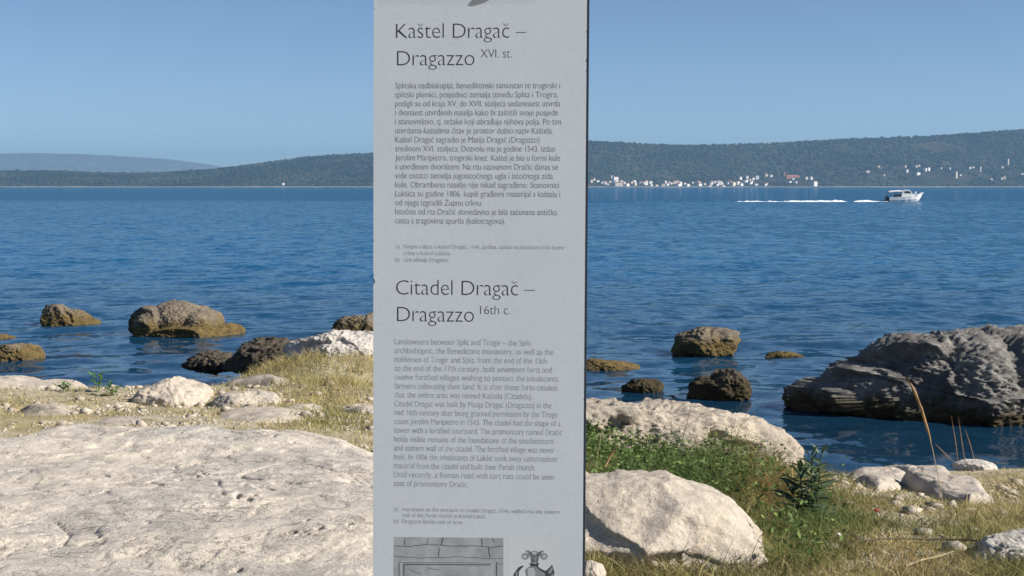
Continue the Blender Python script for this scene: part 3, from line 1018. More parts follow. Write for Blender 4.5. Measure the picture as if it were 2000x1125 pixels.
v, f = box_vf(uL + 0.0004, uR + DK, 0.0003, 0.05, -0.12, vT - 0.002)
sign_part("body", v, f, M_BODY)

# lettering ----------------------------------------------------------------
_gl = {}
CARON = {'š': 's', 'č': 'c', 'ž': 'z', 'Š': 'S', 'Č': 'C', 'Ž': 'Z'}


def raw_mesh(txt, off):
    c = bpy.data.curves.new("glyph", 'FONT')
    c.body = txt
    c.offset = off
    c.resolution_u = 3
    c.dimensions = '2D'
    c.fill_mode = 'FRONT'
    o = bpy.data.objects.new("glyph", c)
    COL.objects.link(o)
    m = o.to_mesh()
    m.calc_loop_triangles()
    V = np.array([v.co[:2] for v in m.vertices]).reshape(-1, 2)
    T = np.array([t.vertices[:] for t in m.loop_triangles], int).reshape(-1, 3)
    o.to_mesh_clear()
    bpy.data.objects.remove(o)
    bpy.data.curves.remove(c)
    return V, T


def glyph(ch, off):
    key = (ch, off)
    if key in _gl:
        return _gl[key]
    if ch == ' ':
        _gl[key] = (np.zeros((0, 2)), np.zeros((0, 3), int), 0.30)
        return _gl[key]
    base = CARON.get(ch, {'ć': 'c', 'đ': 'd'}.get(ch, ch))
    V, T = raw_mesh(base, off)
    HV = raw_mesh('H' + base + 'H', off)[0]
    HH = raw_mesh('HH', off)[0]
    adv = float(np.ptp(HV[:, 0]) - np.ptp(HH[:, 0]))
    st = 0.072 + 2 * off
    if ch in CARON or ch in 'ćđ':
        cx = (V[:, 0].min() + V[:, 0].max()) / 2
        top = V[:, 1].max() + 0.07
        q = []
        if ch in CARON:
            for s in (-1, 1):
                q += [[(cx + s * .13, top + .13), (cx + s * (.13 - st), top + .13), (cx - s * st * .3, top), (cx + s * st * .5, top)]]
        elif ch == 'ć':
            q += [[(cx + .12, top + .13), (cx + .12 - st * 1.2, top + .13), (cx - st * .5, top), (cx + st * .3, top)]]
        else:
            x1 = V[:, 0].max()
            q += [[(x1 - .27, .585), (x1 + .09, .585), (x1 + .09, .585 + st), (x1 - .27, .585 + st)]]
        for quad in q:
            n0 = len(V)
            V = np.concatenate([V, np.array(quad)])
            T = np.concatenate([T, [[n0, n0 + 1, n0 + 2], [n0, n0 + 2, n0 + 3]]])
    _gl[key] = (V, T, adv)
    return _gl[key]


CAP = float(np.ptp(raw_mesh('K', -0.004)[0][:, 1]))
XH = float(raw_mesh('x', -0.004)[0][:, 1].max())


def text_block(name, lines, mat, off):
    """lines: (text, x0 px, x1 px, baseline px, cap height px)"""
    VV, TT, n0 = [], [], 0
    for txt, x0, x1, yb, cap in lines:
        pen, gs = 0.0, []
        for ch in txt:
            V, T, adv = glyph(ch, off)
            if len(V):
                if ch.islower() and ch not in 'đ' or ch in 'đ':
                    xh, asc = XH * 1.0, 0.72
                    nx_ = 0.49
                    yv = V[:, 1]
                    yv = np.where(yv > 0, np.where(yv < xh, yv * nx_ / xh, nx_ + (yv - xh) * (asc - nx_ + .02) / (asc - xh)), yv * 0.9)
                    V = np.stack([V[:, 0], yv], 1)
                gs.append((V + np.array([pen, 0]), T))
            pen += adv * (0.95 if ch != ' ' else 0.85)
        Va = np.concatenate([g[0] for g in gs])
        mn, mxx = Va[:, 0].min(), Va[:, 0].max()
        ua, va = s_uv(x0, yb)
        ub, vb = s_uv(x1, yb)
        sx_ = (ub - ua) / (mxx - mn)
        syc = (s_uv(x0, yb - cap)[1] - va) / CAP
        for V, T in gs:
            uu = ua + (V[:, 0] - mn) * sx_
            vv = va + V[:, 1] * syc
            VV.append(np.stack([uu, np.full(len(uu), -PT - 0.00012), vv], 1))
            TT.append(T + n0)
            n0 += len(V)
    return sign_part(name, np.concatenate(VV), np.concatenate(TT), mat)


M_INK = plain("print_ink_dark", (0.040, 0.044, 0.052), 0.6, 0.2, 0.1, 30)
M_INK2 = plain("print_ink_faded", (0.165, 0.178, 0.195), 0.6, 0.2, 0.3, 60)
M_INK3 = plain("print_ink_weathered", (0.29, 0.31, 0.335), 0.6, 0.2, 0.35, 60)
M_INK4 = plain("print_ink_caption", (0.31, 0.33, 0.355), 0.6, 0.2, 0.35, 60)
OFF_H = -0.017
text_block("heading_lettering", [("Kaštel Dragač –", 774, 1028, 75.2, 28.6), ("Dragazzo", 776, 927, 128.5, 28.6), ("XVI. st.", 939, 1000, 113.3, 17)], M_INK, OFF_H)
text_block("heading_lettering", [("Citadel Dragač –", 774, 1045, 575.5, 28.6), ("Dragazzo", 776, 926, 627.5, 28.6), ("16th c.", 938, 997, 613.5, 16.5)], M_INK, OFF_H)
HR = ["Splitska nadbiskupija, benediktinski samostan te trogirski i", "splitski plemići, posjednici zemalja između Splita i Trogira,", "podigli su od kraja XV. do XVII. stoljeća sedamnaest utvrda",
      "i dvanaest utvrđenih naselja kako bi zaštitili svoje posjede", "i stanovništvo, tj. težake koji obrađuju njihova polja. Po tim", "utvrdama-kaštelima čitav je prostor dobio naziv Kaštela.",
      "Kaštel Dragač sagradio je Matija Dragač (Dragazzo)", "sredinom XVI. stoljeća. Dozvolu mu je godine 1543. izdao", "Jerolim Maripietro, trogirski knez. Kaštel je bio u formi kule",
      "s utvrđenim dvorištem. Na rtu nazvanom Dračić danas se", "vide ostatci temelja jugoistočnoga ugla i istočnoga zida", "kule. Obrambeno naselje nije nikad sagrađeno. Stanovnici",
      "Lukšića su godine 1806. kupili građevni materijal s kaštela i", "od njega izgradili Župnu crkvu.", "Istočno od rta Dračić donedavno je bila sačuvana antička", "cesta s tragovima spurila (kolotragova)."]
HRX = [1094, 1090, 1094, 1090, 1096, 1080, 1054, 1085, 1094, 1090, 1080, 1092, 1094, 942, 1088, 987]
text_block("paragraph_lettering", [(t, 772.5, x, 173.0 + 17.56 * i, 11.2) for i, (t, x) in enumerate(zip(HR, HRX))], M_INK2, -0.010)
EN = ["Landowners between Split and Trogir – the Split", "archbishopric, the Benedictine monastery, as well as the", "noblemen of Trogir and Split, from the end of the 15th", "to the end of the 17th century, built seventeen forts and",
      "twelve fortified villages wishing to protect the inhabitants,", "farmers cultivating their land. It is after these forts-citadels", "that the entire area was named Kaštela (Citadels).", "Citadel Dragač was built by Matija Dragač (Dragazzo) in the",
      "mid 16th century after being granted permission by the Trogir", "count Jerolim Maripietro in 1543. The citadel had the shape of a", "tower with a fortified courtyard. The promontory named Dračić", "holds visible remains of the foundations of the southeastern",
      "and eastern wall of the citadel. The fortified village was never", "built. In 1806 the inhabitants of Lukšić took away construction", "material from the citadel and built their Parish church.", "Until recently, a Roman road with cart ruts could be seen", "east of promontory Dračić."]
ENX = [1038, 1081, 1068, 1078, 1092, 1089, 1040, 1077, 1091, 1095, 1098, 1081, 1083, 1088, 1046, 1082, 915]
text_block("paragraph_lettering", [(t, 771.5 - i * 0.1, x, 672.3 + 17.27 * i, 11.0) for i, (t, x) in enumerate(zip(EN, ENX))], M_INK3, -0.010)
text_block("caption_lettering", [("a)", 773, 781, 485, 7.6), ("Natpis s ulaza u kaštel Dragač, 1546. godina, uzidan na istočnom zidu župne", 789, 1102, 485, 7.6), ("crkve u Kaštel Lukšiću", 789, 879, 498, 7.6),
                                 ("b)", 773, 781, 511, 7.6), ("Grb obitelji Dragazzo", 789, 876, 511, 7.6)], M_INK4, -0.008)
text_block("caption_lettering", [("a)", 770, 778, 997, 7.6), ("Inscription on the entrance to citadel Dragač, 1546, walled into the eastern", 786, 1093, 997.5, 7.6), ("wall of the Parish church in Kaštel Lukšić", 786, 949, 1009, 7.6),
                                 ("b)", 770, 778, 1021, 7.6), ("Dragazzo family coat of arms", 786, 904, 1021, 7.6)], M_INK4, -0.008)


# printed pictures ------------------------------------------------------------
def flat_polys(name, polys, mat, lift, parent=None):
    V, Fc = [], []
    for pl in polys:
        n0 = len(V)
        for px, py in pl:
            u, v = s_uv(px, py)
            V.append((u, -PT - lift * 0.25, v))
        Fc.append(tuple(range(n0, n0 + len(pl))))
    return sign_part(name, V, Fc, mat, False, parent)


def strip(pts, w):
    out = []
    for i in range(len(pts) - 1):
        (x0, y0), (x1, y1) = pts[i], pts[i + 1]
        L = math.hypot(x1 - x0, y1 - y0) or 1
        nx, ny = -(y1 - y0) / L * w / 2, (x1 - x0) / L * w / 2
        out.append([(x0 + nx, y0 + ny), (x1 + nx, y1 + ny), (x1 - nx, y1 - ny), (x0 - nx, y0 - ny)])
    return out


M_PHOTO, nt, b = new_mat("printed_stone_photo")
tc = nd(nt, "ShaderNodeTexCoord").outputs["Object"]
n1 = noise(nt, tc, 45.0, 8, 0.65)
n2 = noise(nt, tc, 14.0, 4, 0.6)
pc = mix(nt, ramp(nt, n2, [(0.35, 0.0), (0.65, 1.0)]), (0.33, 0.345, 0.37), (0.43, 0.45, 0.475))
nt.links.new(mix(nt, 1.0, pc, ramp(nt, n1, [(0.25, 0.72), (0.5, 1.0), (0.75, 1.2)]), 'MULTIPLY'), b.inputs["Base Color"])
b.inputs["Roughness"].default_value = 0.5
M_PLIGHT = plain("print_light_tone", (0.47, 0.49, 0.515), 0.5, 0.3, 0.12, 60)
M_PMID = plain("print_mid_tone", (0.25, 0.26, 0.28), 0.5, 0.3, 0.2, 60)
M_PDARK = plain("print_dark_tone", (0.06, 0.063, 0.07), 0.5, 0.3, 0.2, 60)
M_PPALE = plain("print_pale_ground", (0.63, 0.665, 0.695), 0.5, 0.3, 0.04, 10)
photo = flat_polys("printed_photograph", [[(769.5, 1048), (983.5, 1050), (983, 1330), (768, 1328)]], M_PHOTO, 0.0003)
tag(photo, "grey print of a framed stone inscription in a wall")
j = []
rj = random.Random(3)


def wob(pts, a=0.8):
    out = []
    for i in range(len(pts) - 1):
        for k in range(5):
            t = k / 5
            out.append((pts[i][0] * (1 - t) + pts[i + 1][0] * t + rj.uniform(-a, a), pts[i][1] * (1 - t) + pts[i + 1][1] * t + rj.uniform(-a, a)))
    out.append(pts[-1])
    return out


for pts, w in [([(792, 1050), (791, 1063)], 1.6), ([(836, 1050), (834, 1064)], 1.2), ([(865, 1050), (862, 1064)], 2.2), ([(941, 1051), (942, 1066)], 1.8), ([(770, 1066), (800, 1066), (830, 1063), (900, 1066), (942, 1066), (954, 1068), (983, 1066)], 1.2),
               ([(858, 1068), (857, 1086)], 1.5), ([(954, 1068), (957, 1088)], 1.8), ([(770, 1086), (825, 1089), (900, 1087), (960, 1091), (983, 1090)], 0.9), ([(970, 1097), (970, 1125), (969, 1300)], 1.8), ([(971, 1101), (983, 1100)], 1.0),
               ([(800, 1112), (822, 1121)], 1.0), ([(836, 1109), (860, 1112)], 0.9), ([(962, 1050), (966, 1060)], 1.4)]:
    j += strip(wob(pts), w)
flat_polys("printed_joint", j, M_PDARK, 0.0005, photo)
fr = strip([(783, 1300), (784, 1096), (962, 1098), (962, 1300)], 2.6)
flat_polys("printed_frame", fr, M_PLIGHT, 0.0006, photo)
fr = strip([(789, 1300), (789.5, 1101.5), (959, 1102.5)], 1.6) + strip([(780, 1097), (780, 1300)], 1.2) + strip([(782, 1097.2), (962, 1098.7)], 0.9)
flat_polys("printed_shadow_line", fr, M_PDARK, 0.0008, photo)
crest = flat_polys("printed_crest", [[(993, 1050), (1096, 1051), (1095, 1330), (992, 1329)]], M_PPALE, 0.0003)
tag(crest, "pale print of a coat of arms with three plumes over a helmet")


def blob(cx, cy, rx, ry, n=18, rot=0.0):
    out = []
    for k in range(n):
        a = 2 * math.pi * k / n
        x, y = rx * math.cos(a), ry * math.sin(a)
        out.append((cx + x * math.cos(rot) - y * math.sin(rot), cy + x * math.sin(rot) + y * math.cos(rot)))
    return out


plume = [[(1038, 1098), (1037, 1084), (1032, 1078), (1026, 1078), (1028, 1074), (1035, 1075), (1041, 1083), (1043, 1098)], [(1047, 1098), (1049, 1084), (1055, 1075), (1061, 1074), (1063, 1078), (1057, 1079), (1052, 1086), (1050, 1098)],
         [(1041.5, 1098), (1042, 1082), (1045, 1082), (1046, 1098)], blob(1026, 1086, 7.5, 6.5), blob(1044, 1081, 7.5, 6.5), blob(1062.5, 1086, 7.5, 6.5), [(1030, 1080), (1036, 1076), (1043, 1086), (1045, 1098), (1037, 1098), (1036, 1088)], [(1058, 1080), (1053, 1076), (1046, 1086), (1044, 1098), (1051, 1098), (1053, 1088)]]
flat_polys("printed_plume", plume, M_PMID, 0.0005, crest)
flat_polys("printed_plume_highlight", [blob(1025, 1086.5, 4.2, 3.6), blob(1044, 1079.5, 4.2, 3.4), blob(1063.5, 1086.5, 4.2, 3.6)], M_PLIGHT, 0.0007, crest)
flat_polys("printed_crown", [[(1034, 1098), (1037, 1100), (1039, 1097), (1042, 1101), (1044, 1098), (1046, 1101), (1050, 1097), (1051, 1100), (1053, 1098), (1051, 1107), (1037, 1106)]], M_PDARK, 0.0009, crest)
mant = [[(1051, 1106), (1058, 1111), (1066, 1114), (1072, 1109), (1076, 1105), (1078, 1101), (1080, 1107), (1082, 1112), (1083, 1118), (1081, 1126), (1084, 1140), (1076, 1170), (1066, 1140), (1056, 1122), (1046, 1108)],
        [(1024, 1105), (1019, 1104), (1012, 1108), (1008, 1114), (1003, 1121), (1004, 1132), (1002, 1145), (1010, 1165), (1018, 1140), (1013, 1128), (1014, 1115), (1019, 1109)]]
flat_polys("printed_mantling", mant, M_PDARK, 0.0005, crest)
for pl_ in ([(1070, 1117), (1076, 1109), (1078, 1106), (1080, 1112), (1075, 1121)], [(1074, 1126), (1080, 1118), (1081, 1122), (1077, 1130)], [(1007, 1119), (1011, 1114), (1011, 1122), (1008, 1130)]):
    flat_polys("printed_leaf", [pl_], M_PMID, 0.0007, crest)
flat_polys("printed_helmet", [[(1033, 1106), (1047, 1105), (1054, 1113), (1064, 1119), (1068, 1135), (1060, 1170), (1036, 1172), (1028, 1150), (1029, 1128), (1026, 1112)]], M_PMID, 0.0010, crest)
flat_polys("printed_helmet_highlight", [[(1032, 1109), (1042, 1108), (1046, 1118), (1044, 1140), (1036, 1150), (1031, 1125)]], M_PLIGHT, 0.0012, crest)
# lower tip of the printed picture at the head of the sign
top_pr = flat_polys("printed_picture", [[(739, 9), (1046, 7), (1046, -120), (739, -120)]], plain("print_bluish_ground", (0.56, 0.625, 0.68), 0.5, 0.3, 0.03, 12), 0.0003)
flat_polys("printed_mark", [[(913, 11), (916, 7), (921, 2), (926, -3), (934, -9), (950, -14), (968, -8), (957, 0), (948, 5), (940, 8), (930, 11), (919, 13)]], M_PMID, 0.0005, top_pr)
flat_polys("printed_dot", [blob(787, -1, 2, 2.6, 10)], M_PMID, 0.0005, top_pr)

# ---------------------------------------------------------------- motor boat
M_GEL = plain("white_gelcoat", (0.80, 0.80, 0.78), 0.3, 0.5, 0.03, 1.0)
M_GLASS = plain("dark_boat_glass", (0.02, 0.025, 0.03), 0.1, 0.6, 0.1, 2.0)
M_NAVY = plain("dark_boat_trim", (0.03, 0.035, 0.05), 0.5, 0.4, 0.1, 2.0)
M_CANVAS = plain("boat_canvas", (0.62, 0.60, 0.62), 0.8, 0.2, 0.08, 3.0)
BX = at_z(1735, 394, 0.0)
boat = thing("motor_boat", "white cabin motor boat speeding to the right across the bay", "boat", (BX.x, BOAT_Y, 0.0))
K = BOAT_Y / F                      # metres per photo pixel at the boat


def bpart(name, V, Fc, mat, smooth=False, parent=None):
    o = bpy.data.objects.new(name, mesh_np(name, V, Fc, mat, smooth))
    COL.objects.link(o)
    o.parent = parent or boat
    return o


secs = []          # (x, half beam deck, half beam water, keel z, deck z)
for x, bd, bw, kz, dz in [(0.0, 1.05, 0.95, -0.35, 0.92), (1.5, 1.15, 1.02, -0.38, 0.95), (3.0, 1.2, 1.0, -0.38, 1.08), (4.2, 1.12, 0.78, -0.36, 1.24), (5.2, 0.86, 0.44, -0.28, 1.42), (5.9, 0.5, 0.16, 0.10, 1.55), (6.6, 0.10, 0.04, 1.25, 1.66)]:
    mid = kz * 0.2 + dz * 0.45 if kz < 0 else (kz + dz) / 2
    secs.append([(x, -bd, dz), (x, -(bd * .72 + bw * .28), mid), (x, -bw, max(0.02, kz + 0.1)), (x, 0, kz), (x, bw, max(0.02, kz + 0.1)), (x, bd * .72 + bw * .28, mid), (x, bd, dz)])
V = [p for s in secs for p in s]
Fc = [(i * 7 + k, i * 7 + k + 1, (i + 1) * 7 + k + 1, (i + 1) * 7 + k) for i in range(6) for k in range(6)]
Fc += [(6, 5, 4, 3, 2, 1, 0)] + [(i * 7, (i + 1) * 7, (i + 1) * 7 + 6, i * 7 + 6) for i in range(6)] + [tuple(range(42, 49))]
bpart("hull", V, Fc, M_GEL)
cab = [(2.35, 1.06), (2.62, 2.34), (3.75, 2.42), (4.05, 2.28), (4.55, 1.62), (5.6, 1.56), (5.6, 1.2), (2.35, 0.9)]
V = [(x, -0.88, z) for x, z in cab] + [(x, 0.88, z) for x, z in cab]
nC = len(cab)
Fc = [tuple(range(nC - 1, -1, -1)), tuple(range(nC, 2 * nC))] + [(i, (i + 1) % nC, (i + 1) % nC + nC, i + nC) for i in range(nC)]
cabin = bpart("cabin", V, Fc, M_GEL)
for s in (-1, 1):
    wv = [(2.85, 1.72), (2.9, 2.12), (3.7, 2.16), (3.98, 2.02), (4.3, 1.68)]
    V = [(x, s * 0.885, z) for x, z in wv] + [(x, s * 0.86, z) for x, z in wv]
    bpart("window", V, [tuple(range(5)) if s > 0 else tuple(range(4, -1, -1)), tuple(range(9, 4, -1))], M_GLASS, parent=cabin)
V = [(4.1, -0.75, 2.22), (4.1, 0.75, 2.22), (4.53, 0.75, 1.68), (4.53, -0.75, 1.68)]
bpart("windscreen", [(x + .02, y, z + .015) for x, y, z in V], [(0, 3, 2, 1)], M_GLASS, parent=cabin)
V = []
for x, dz in ((-0.1, -0.12), (0.6, 0.0), (1.6, 0.06), (2.6, 0.05)):
    for y, z in ((-0.95, 2.02), (-0.6, 2.2), (0, 2.27), (0.6, 2.2), (0.95, 2.02)):
        V.append((x, y, z + dz))
V += [(x, y, z - 0.05) for x, y, z in V]
Fc = [(i * 5 + k, i * 5 + k + 1, (i + 1) * 5 + k + 1, (i + 1) * 5 + k) for i in range(3) for k in range(4)]
Fc += [tuple(a + 20 for a in f)[::-1] for f in Fc]
bpart("canopy", V, Fc, M_CANVAS)
for x in (0.15, 1.3):
    for y in (-0.92, 0.92):
        v, f = tube([(x, y, 0.9), (x, y, 2.02)], 0.03)
        bpart("canopy_post", v, f, M_NAVY)
v, f = box_vf(1.2, 2.3, -0.7, 0.7, 0.96, 1.5)
bpart("cockpit_bench", v, f, M_NAVY)
v, f = merge([box_vf(-0.62, -0.003, -0.55, 0.55, 0.1, 0.85), box_vf(-0.5, -0.1, -0.3, 0.3, 0.85, 1.15)])
bpart("outboard_engine", v, f, M_NAVY)
v, f = tube([(6.3, 0, 1.66), (6.95, 0, 1.78)], [0.16, 0.1])
bpart("bow_sprit", v, f, M_GEL)
v, f = merge([tube([(5.35, 0, 1.5), (5.35, 0, 1.75)], 0.09), box_vf(5.2, 5.5, -0.15, 0.15, 1.75, 2.05)])
bpart("deck_winch", v, f, M_GEL)
boat.scale = (K * 75 / 7.57, K * 75 / 7.57, K * 73 / 7.57)

# foam of the wake
M_FOAM = plain("wake_foam", (0.86, 0.88, 0.90), 0.9, 0.2, 0.06, 2.0)


def foam(x0, x1, hmax, seed):
    xs = np.arange(x0, x1, 0.25)
    ys = np.linspace(-1.0, 1.0, 13)
    X, Yv = np.meshgrid(xs, ys)
    X, Yv = X.ravel(), Yv.ravel()
    t = (X - x0) / (x1 - x0)
    env = np.clip(np.minimum(0.25 + t * 1.2, (1 - t) * 30), 0, 1) ** 0.8 * (1 - 0.75 * np.exp(-((t - 0.765) / 0.035) ** 2) - 0.6 * np.exp(-((t - 0.945) / 0.02) ** 2)) * np.clip(0.95 + 0.9 * fbm(xy(X, X * 0, 0.35, seed + 3.0), 3), 0.0, 1.2)
    h = 0.8 * hmax * env * (1 - Yv ** 2) * np.clip(0.45 + 1.3 * fbm(xy(X, Yv * 2, 1.3, seed), 4, 0.75), 0, 2)
    Z = 0.10 * env - 0.06 + h * 1.5
    Z = np.where(np.abs(Yv) > 0.98, -0.1, Z)
    return np.stack([X, BOAT_Y + 0.6 + Yv * (1.3 + 0.6 * t), Z], 1), grid_faces(len(ys), len(xs))


for a, b_, hm, sd, lb in [(at_z(1405, 394, 0).x, at_z(1738, 394, 0).x, 0.30, 1, "thin white foam trail of the boat's wake")]:
    V, Fc = foam(a, b_, hm, sd)
    o = mk("wake_foam", V, Fc, M_FOAM, origin=((a + b_) / 2, BOAT_Y, 0))
    tag(o, lb, "foam", kind="stuff")

# ---------------------------------------------------------------- grass and weeds
def blades(name, X, Y_, L, W, cols, label, cat, lean=0.5, zoff=-0.01):
    n = len(X)
    Z = ground_z(X, Y_) + zoff
    az = RNG.uniform(0, 2 * math.pi, n)
    bend = RNG.normal(lean, 0.25, n)
    faz = RNG.uniform(0, 2 * math.pi, n)
    side = np.stack([np.cos(faz), np.sin(faz), np.zeros(n)], 1)
    dirh = np.stack([np.cos(az), np.sin(az), np.zeros(n)], 1)
    root = np.stack([X, Y_, Z], 1)
    rows = []
    for t, w in ((0, 1.0), (0.4, 0.85), (0.75, 0.5)):
        c = root + dirh * (bend * L * t * t * 1.1)[:, None] + np.array([0, 0, 1.0]) * (L * t * np.clip(1 - 0.35 * np.abs(bend) * t, 0.1, 1))[:, None]
        rows += [c - side * (W * w / 2)[:, None], c + side * (W * w / 2)[:, None]]
    tip = root + dirh * (bend * L * 1.1)[:, None] + np.array([0, 0, 1.0]) * (L * np.clip(1 - 0.35 * np.abs(bend), 0.1, 1))[:, None]
    rows.append(tip)
    V = np.stack(rows, 1).reshape(-1, 3)
    T = np.array([[0, 1, 3], [0, 3, 2], [2, 3, 5], [2, 5, 4], [4, 5, 6]])
    Fc = (T[None] + (np.arange(n) * 7)[:, None, None]).reshape(-1, 3)
    o = mk(name, V, Fc, M_BLADE)
    set_cols(o.data, np.repeat(cols, 7, 0))
    return tag(o, label, cat, kind="stuff")


STRAW, OLIVE, GREEN, RUST = np.array([0.50, 0.40, 0.19]), np.array([0.22, 0.21, 0.07]), np.array([0.10, 0.155, 0.045]), np.array([0.36, 0.19, 0.08])


def scatter(n, y0, y1, pxlo, pxhi):
    Y_ = np.sqrt(RNG.uniform(y0 * y0, y1 * y1, n))
    px = RNG.uniform(pxlo, pxhi, n)
    X = (px - 1000) / F * Y_
    Z = ground_z(X, Y_)
    px, py = to_px(X, Y_, Z)
    return X, Y_, Z, px, py


def region(px, py, cx, cy, rx, ry):
    return np.exp(-(((px - cx) / rx) ** 2 + ((py - cy) / ry) ** 2))


# left meadow
X, Y_, Z, px, py = scatter(62000, 9.0, 20.5, -80, 860)
patch = fbm(xy(X, Y_, 1.3, 4.0), 4)
dens = np.clip(0.16 + 2.0 * patch, 0, 1) + 0.9 * region(px, py, 660, 760, 130, 60) + 0.8 * region(px, py, 640, 830, 130, 30) + 0.8 * region(px, py, 500, 715, 130, 30) + 0.5 * region(px, py, 60, 785, 110, 18)
ok = (RNG.random(len(X)) < dens * 0.8) & ~in_slab(X, Y_) & (Z > 0.12)
X, Y_, px, py, patch = X[ok], Y_[ok], px[ok], py[ok], patch[ok]
n = len(X)
g = np.clip(0.25 + 1.2 * fbm(xy(X, Y_, 0.9, 9.0), 3) + 0.55 * region(px, py, 640, 835, 120, 28) + 0.3 * region(px, py, 660, 770, 110, 40) + RNG.normal(0, .2, n), 0, 1)[:, None]
cols = (STRAW * (1 - g) + OLIVE * g) * RNG.uniform(0.7, 1.35, n)[:, None]
L = RNG.uniform(0.03, 0.085, n) * (1 + 1.8 * region(px, py, 650, 735, 130, 60) + 1.2 * region(px, py, 500, 705, 120, 25))
blades("dry_grass", X, Y_, L, RNG.uniform(.004, .008, n), cols, "dry yellowish short grass between the rocks left of the sign", "grass", 0.7)
# right bank
X, Y_, Z, px, py = [np.concatenate(q) for q in zip(scatter(70000, 5.6, 15.5, 1040, 2120), scatter(52000, 5.6, 9.5, 1100, 2100))]
patch = fbm(xy(X, Y_, 1.6, 6.0), 4)
dens = np.clip(0.72 + 0.9 * patch - 0.55 * region(px, py, 1800, 1010, 90, 35) - 0.35 * region(px, py, 1820, 1080, 180, 50), 0.05, 1)
ok = (RNG.random(len(X)) < dens) & ~in_slab(X, Y_) & (Z > 0.12)
X, Y_, px, py = X[ok], Y_[ok], px[ok], py[ok]
n = len(X)
g = np.clip(0.40 + 0.9 * fbm(xy(X, Y_, 1.2, 12.0), 3) + 0.8 * region(px, py, 1300, 930, 200, 80) + 0.7 * region(px, py, 1560, 1060, 110, 80) - 0.5 * region(px, py, 1900, 930, 220, 60) - 0.25 * region(px, py, 1800, 1080, 180, 60) + RNG.normal(0, .22, n), 0, 1)[:, None]
gg = np.clip(g * 2, 0, 1)
g2 = np.clip(g * 2 - 1, 0, 1)
cols = (STRAW * (1 - gg) + OLIVE * gg) * (1 - g2) + GREEN * g2
ru = (region(px, py, 1500, 975, 60, 50) + 0.5 * region(px, py, 1790, 1110, 130, 40))[:, None] * (RNG.random(n)[:, None] < 0.5)
cols = (cols * (1 - ru) + RUST * ru) * (RNG.uniform(0.4, 1.35, n) * np.clip(1 + 0.7 * fbm(xy(X, Y_, 2.3, 31.0), 3), 0.4, 1.4))[:, None]
far = sstep(10.5, 13.5, Y_)
L = RNG.uniform(0.04, 0.15, n) * np.where(RNG.random(n) > 0.93, 1.6, 1.0) * np.where(RNG.random(n) > 0.985, 2.2, 1.0) * (1 - 0.65 * far) * (1 + 2.0 * region(px, py, 1430, 890, 100, 60)) * (1 - 0.6 * np.clip(region(px, py, 1800, 960, 170, 60), 0, 1)) * (1 - 0.3 * region(px, py, 1800, 1080, 200, 70))
blades("wild_grass", X, Y_, L, RNG.uniform(.0025, .0055, n), cols, "mixed green and straw-coloured grass on the bank right of the sign", "grass", 0.85)


# the same turf going on around the place, behind the sign and to either side
X, Y_ = RNG.uniform(-9, 9, 52000), RNG.uniform(3.2, 17.5, 52000)
Z = ground_z(X, Y_)
px, py = to_px(X, Y_, Z)
ok = (fbm(xy(X, Y_, 1.1, 51.0), 4) > -0.08) & ~in_slab(X, Y_) & (Z > 0.12) & ~((px > -80) & (px < 850) & (py < 1200)) & ~((px > 1050) & (px < 2100) & (py < 1200))
X, Y_ = X[ok], Y_[ok]
n = len(X)
g = np.clip(0.35 + 1.2 * fbm(xy(X, Y_, 0.9, 9.0), 3) + RNG.normal(0, .2, n), 0, 1)[:, None]
blades("turf_grass", X, Y_, RNG.uniform(0.03, 0.10, n), RNG.uniform(.003, .007, n), (STRAW * (1 - g) + OLIVE * g) * RNG.uniform(0.6, 1.3, n)[:, None], "dry grass around and behind the sign", "grass", 0.7)

# tuft at the foot of the sign
pt_ = at_z(1163, 1105, 1.42)
n = 260
X, Y_ = pt_.x + RNG.normal(0, .022, n), pt_.y + RNG.normal(0, .03, n)
cols = (OLIVE * 1.2 * RNG.uniform(0.5, 1.5, n)[:, None]) + (RNG.random(n)[:, None] < 0.4) * STRAW * 0.5
o = blades("grass_tuft", X, Y_, RNG.uniform(0.05, 0.15, n), RNG.uniform(.002, .004, n), cols, "yellow-green grass tuft at the sign's lower right edge", "grass", 0.5)

# leafy ground cover
def leaves(name, X, Y_, hmax, size, cols, label, cat):
    n = len(X)
    root = np.stack([X, Y_, ground_z(X, Y_) + RNG.random(n) ** 1.3 * hmax * np.clip(0.9 + 1.6 * fbm(xy(X, Y_, 4.0, 41.0), 3), 0.2, 2.0)], 1)
    d = RNG.normal(size=(n, 3))
    d[:, 2] = np.abs(d[:, 2]) * 0.6
    d /= np.linalg.norm(d, axis=1)[:, None]
    s = np.cross(d, RNG.normal(size=(n, 3)))
    s /= np.linalg.norm(s, axis=1)[:, None] + 1e-9
    l = RNG.uniform(0.45, 1.6, n)[:, None] * size
    V = np.stack([root, root + d * l * .5 + s * l * .22, root + d * l, root + d * l * .5 - s * l * .22], 1).reshape(-1, 3)
    T = np.array([[0, 1, 2], [0, 2, 3]])
    Fc = (T[None] + (np.arange(n) * 4)[:, None, None]).reshape(-1, 3)
    o = mk(name, V, Fc, M_BLADE)
    set_cols(o.data, np.repeat(cols, 4, 0))
    return tag(o, label, cat, kind="stuff")


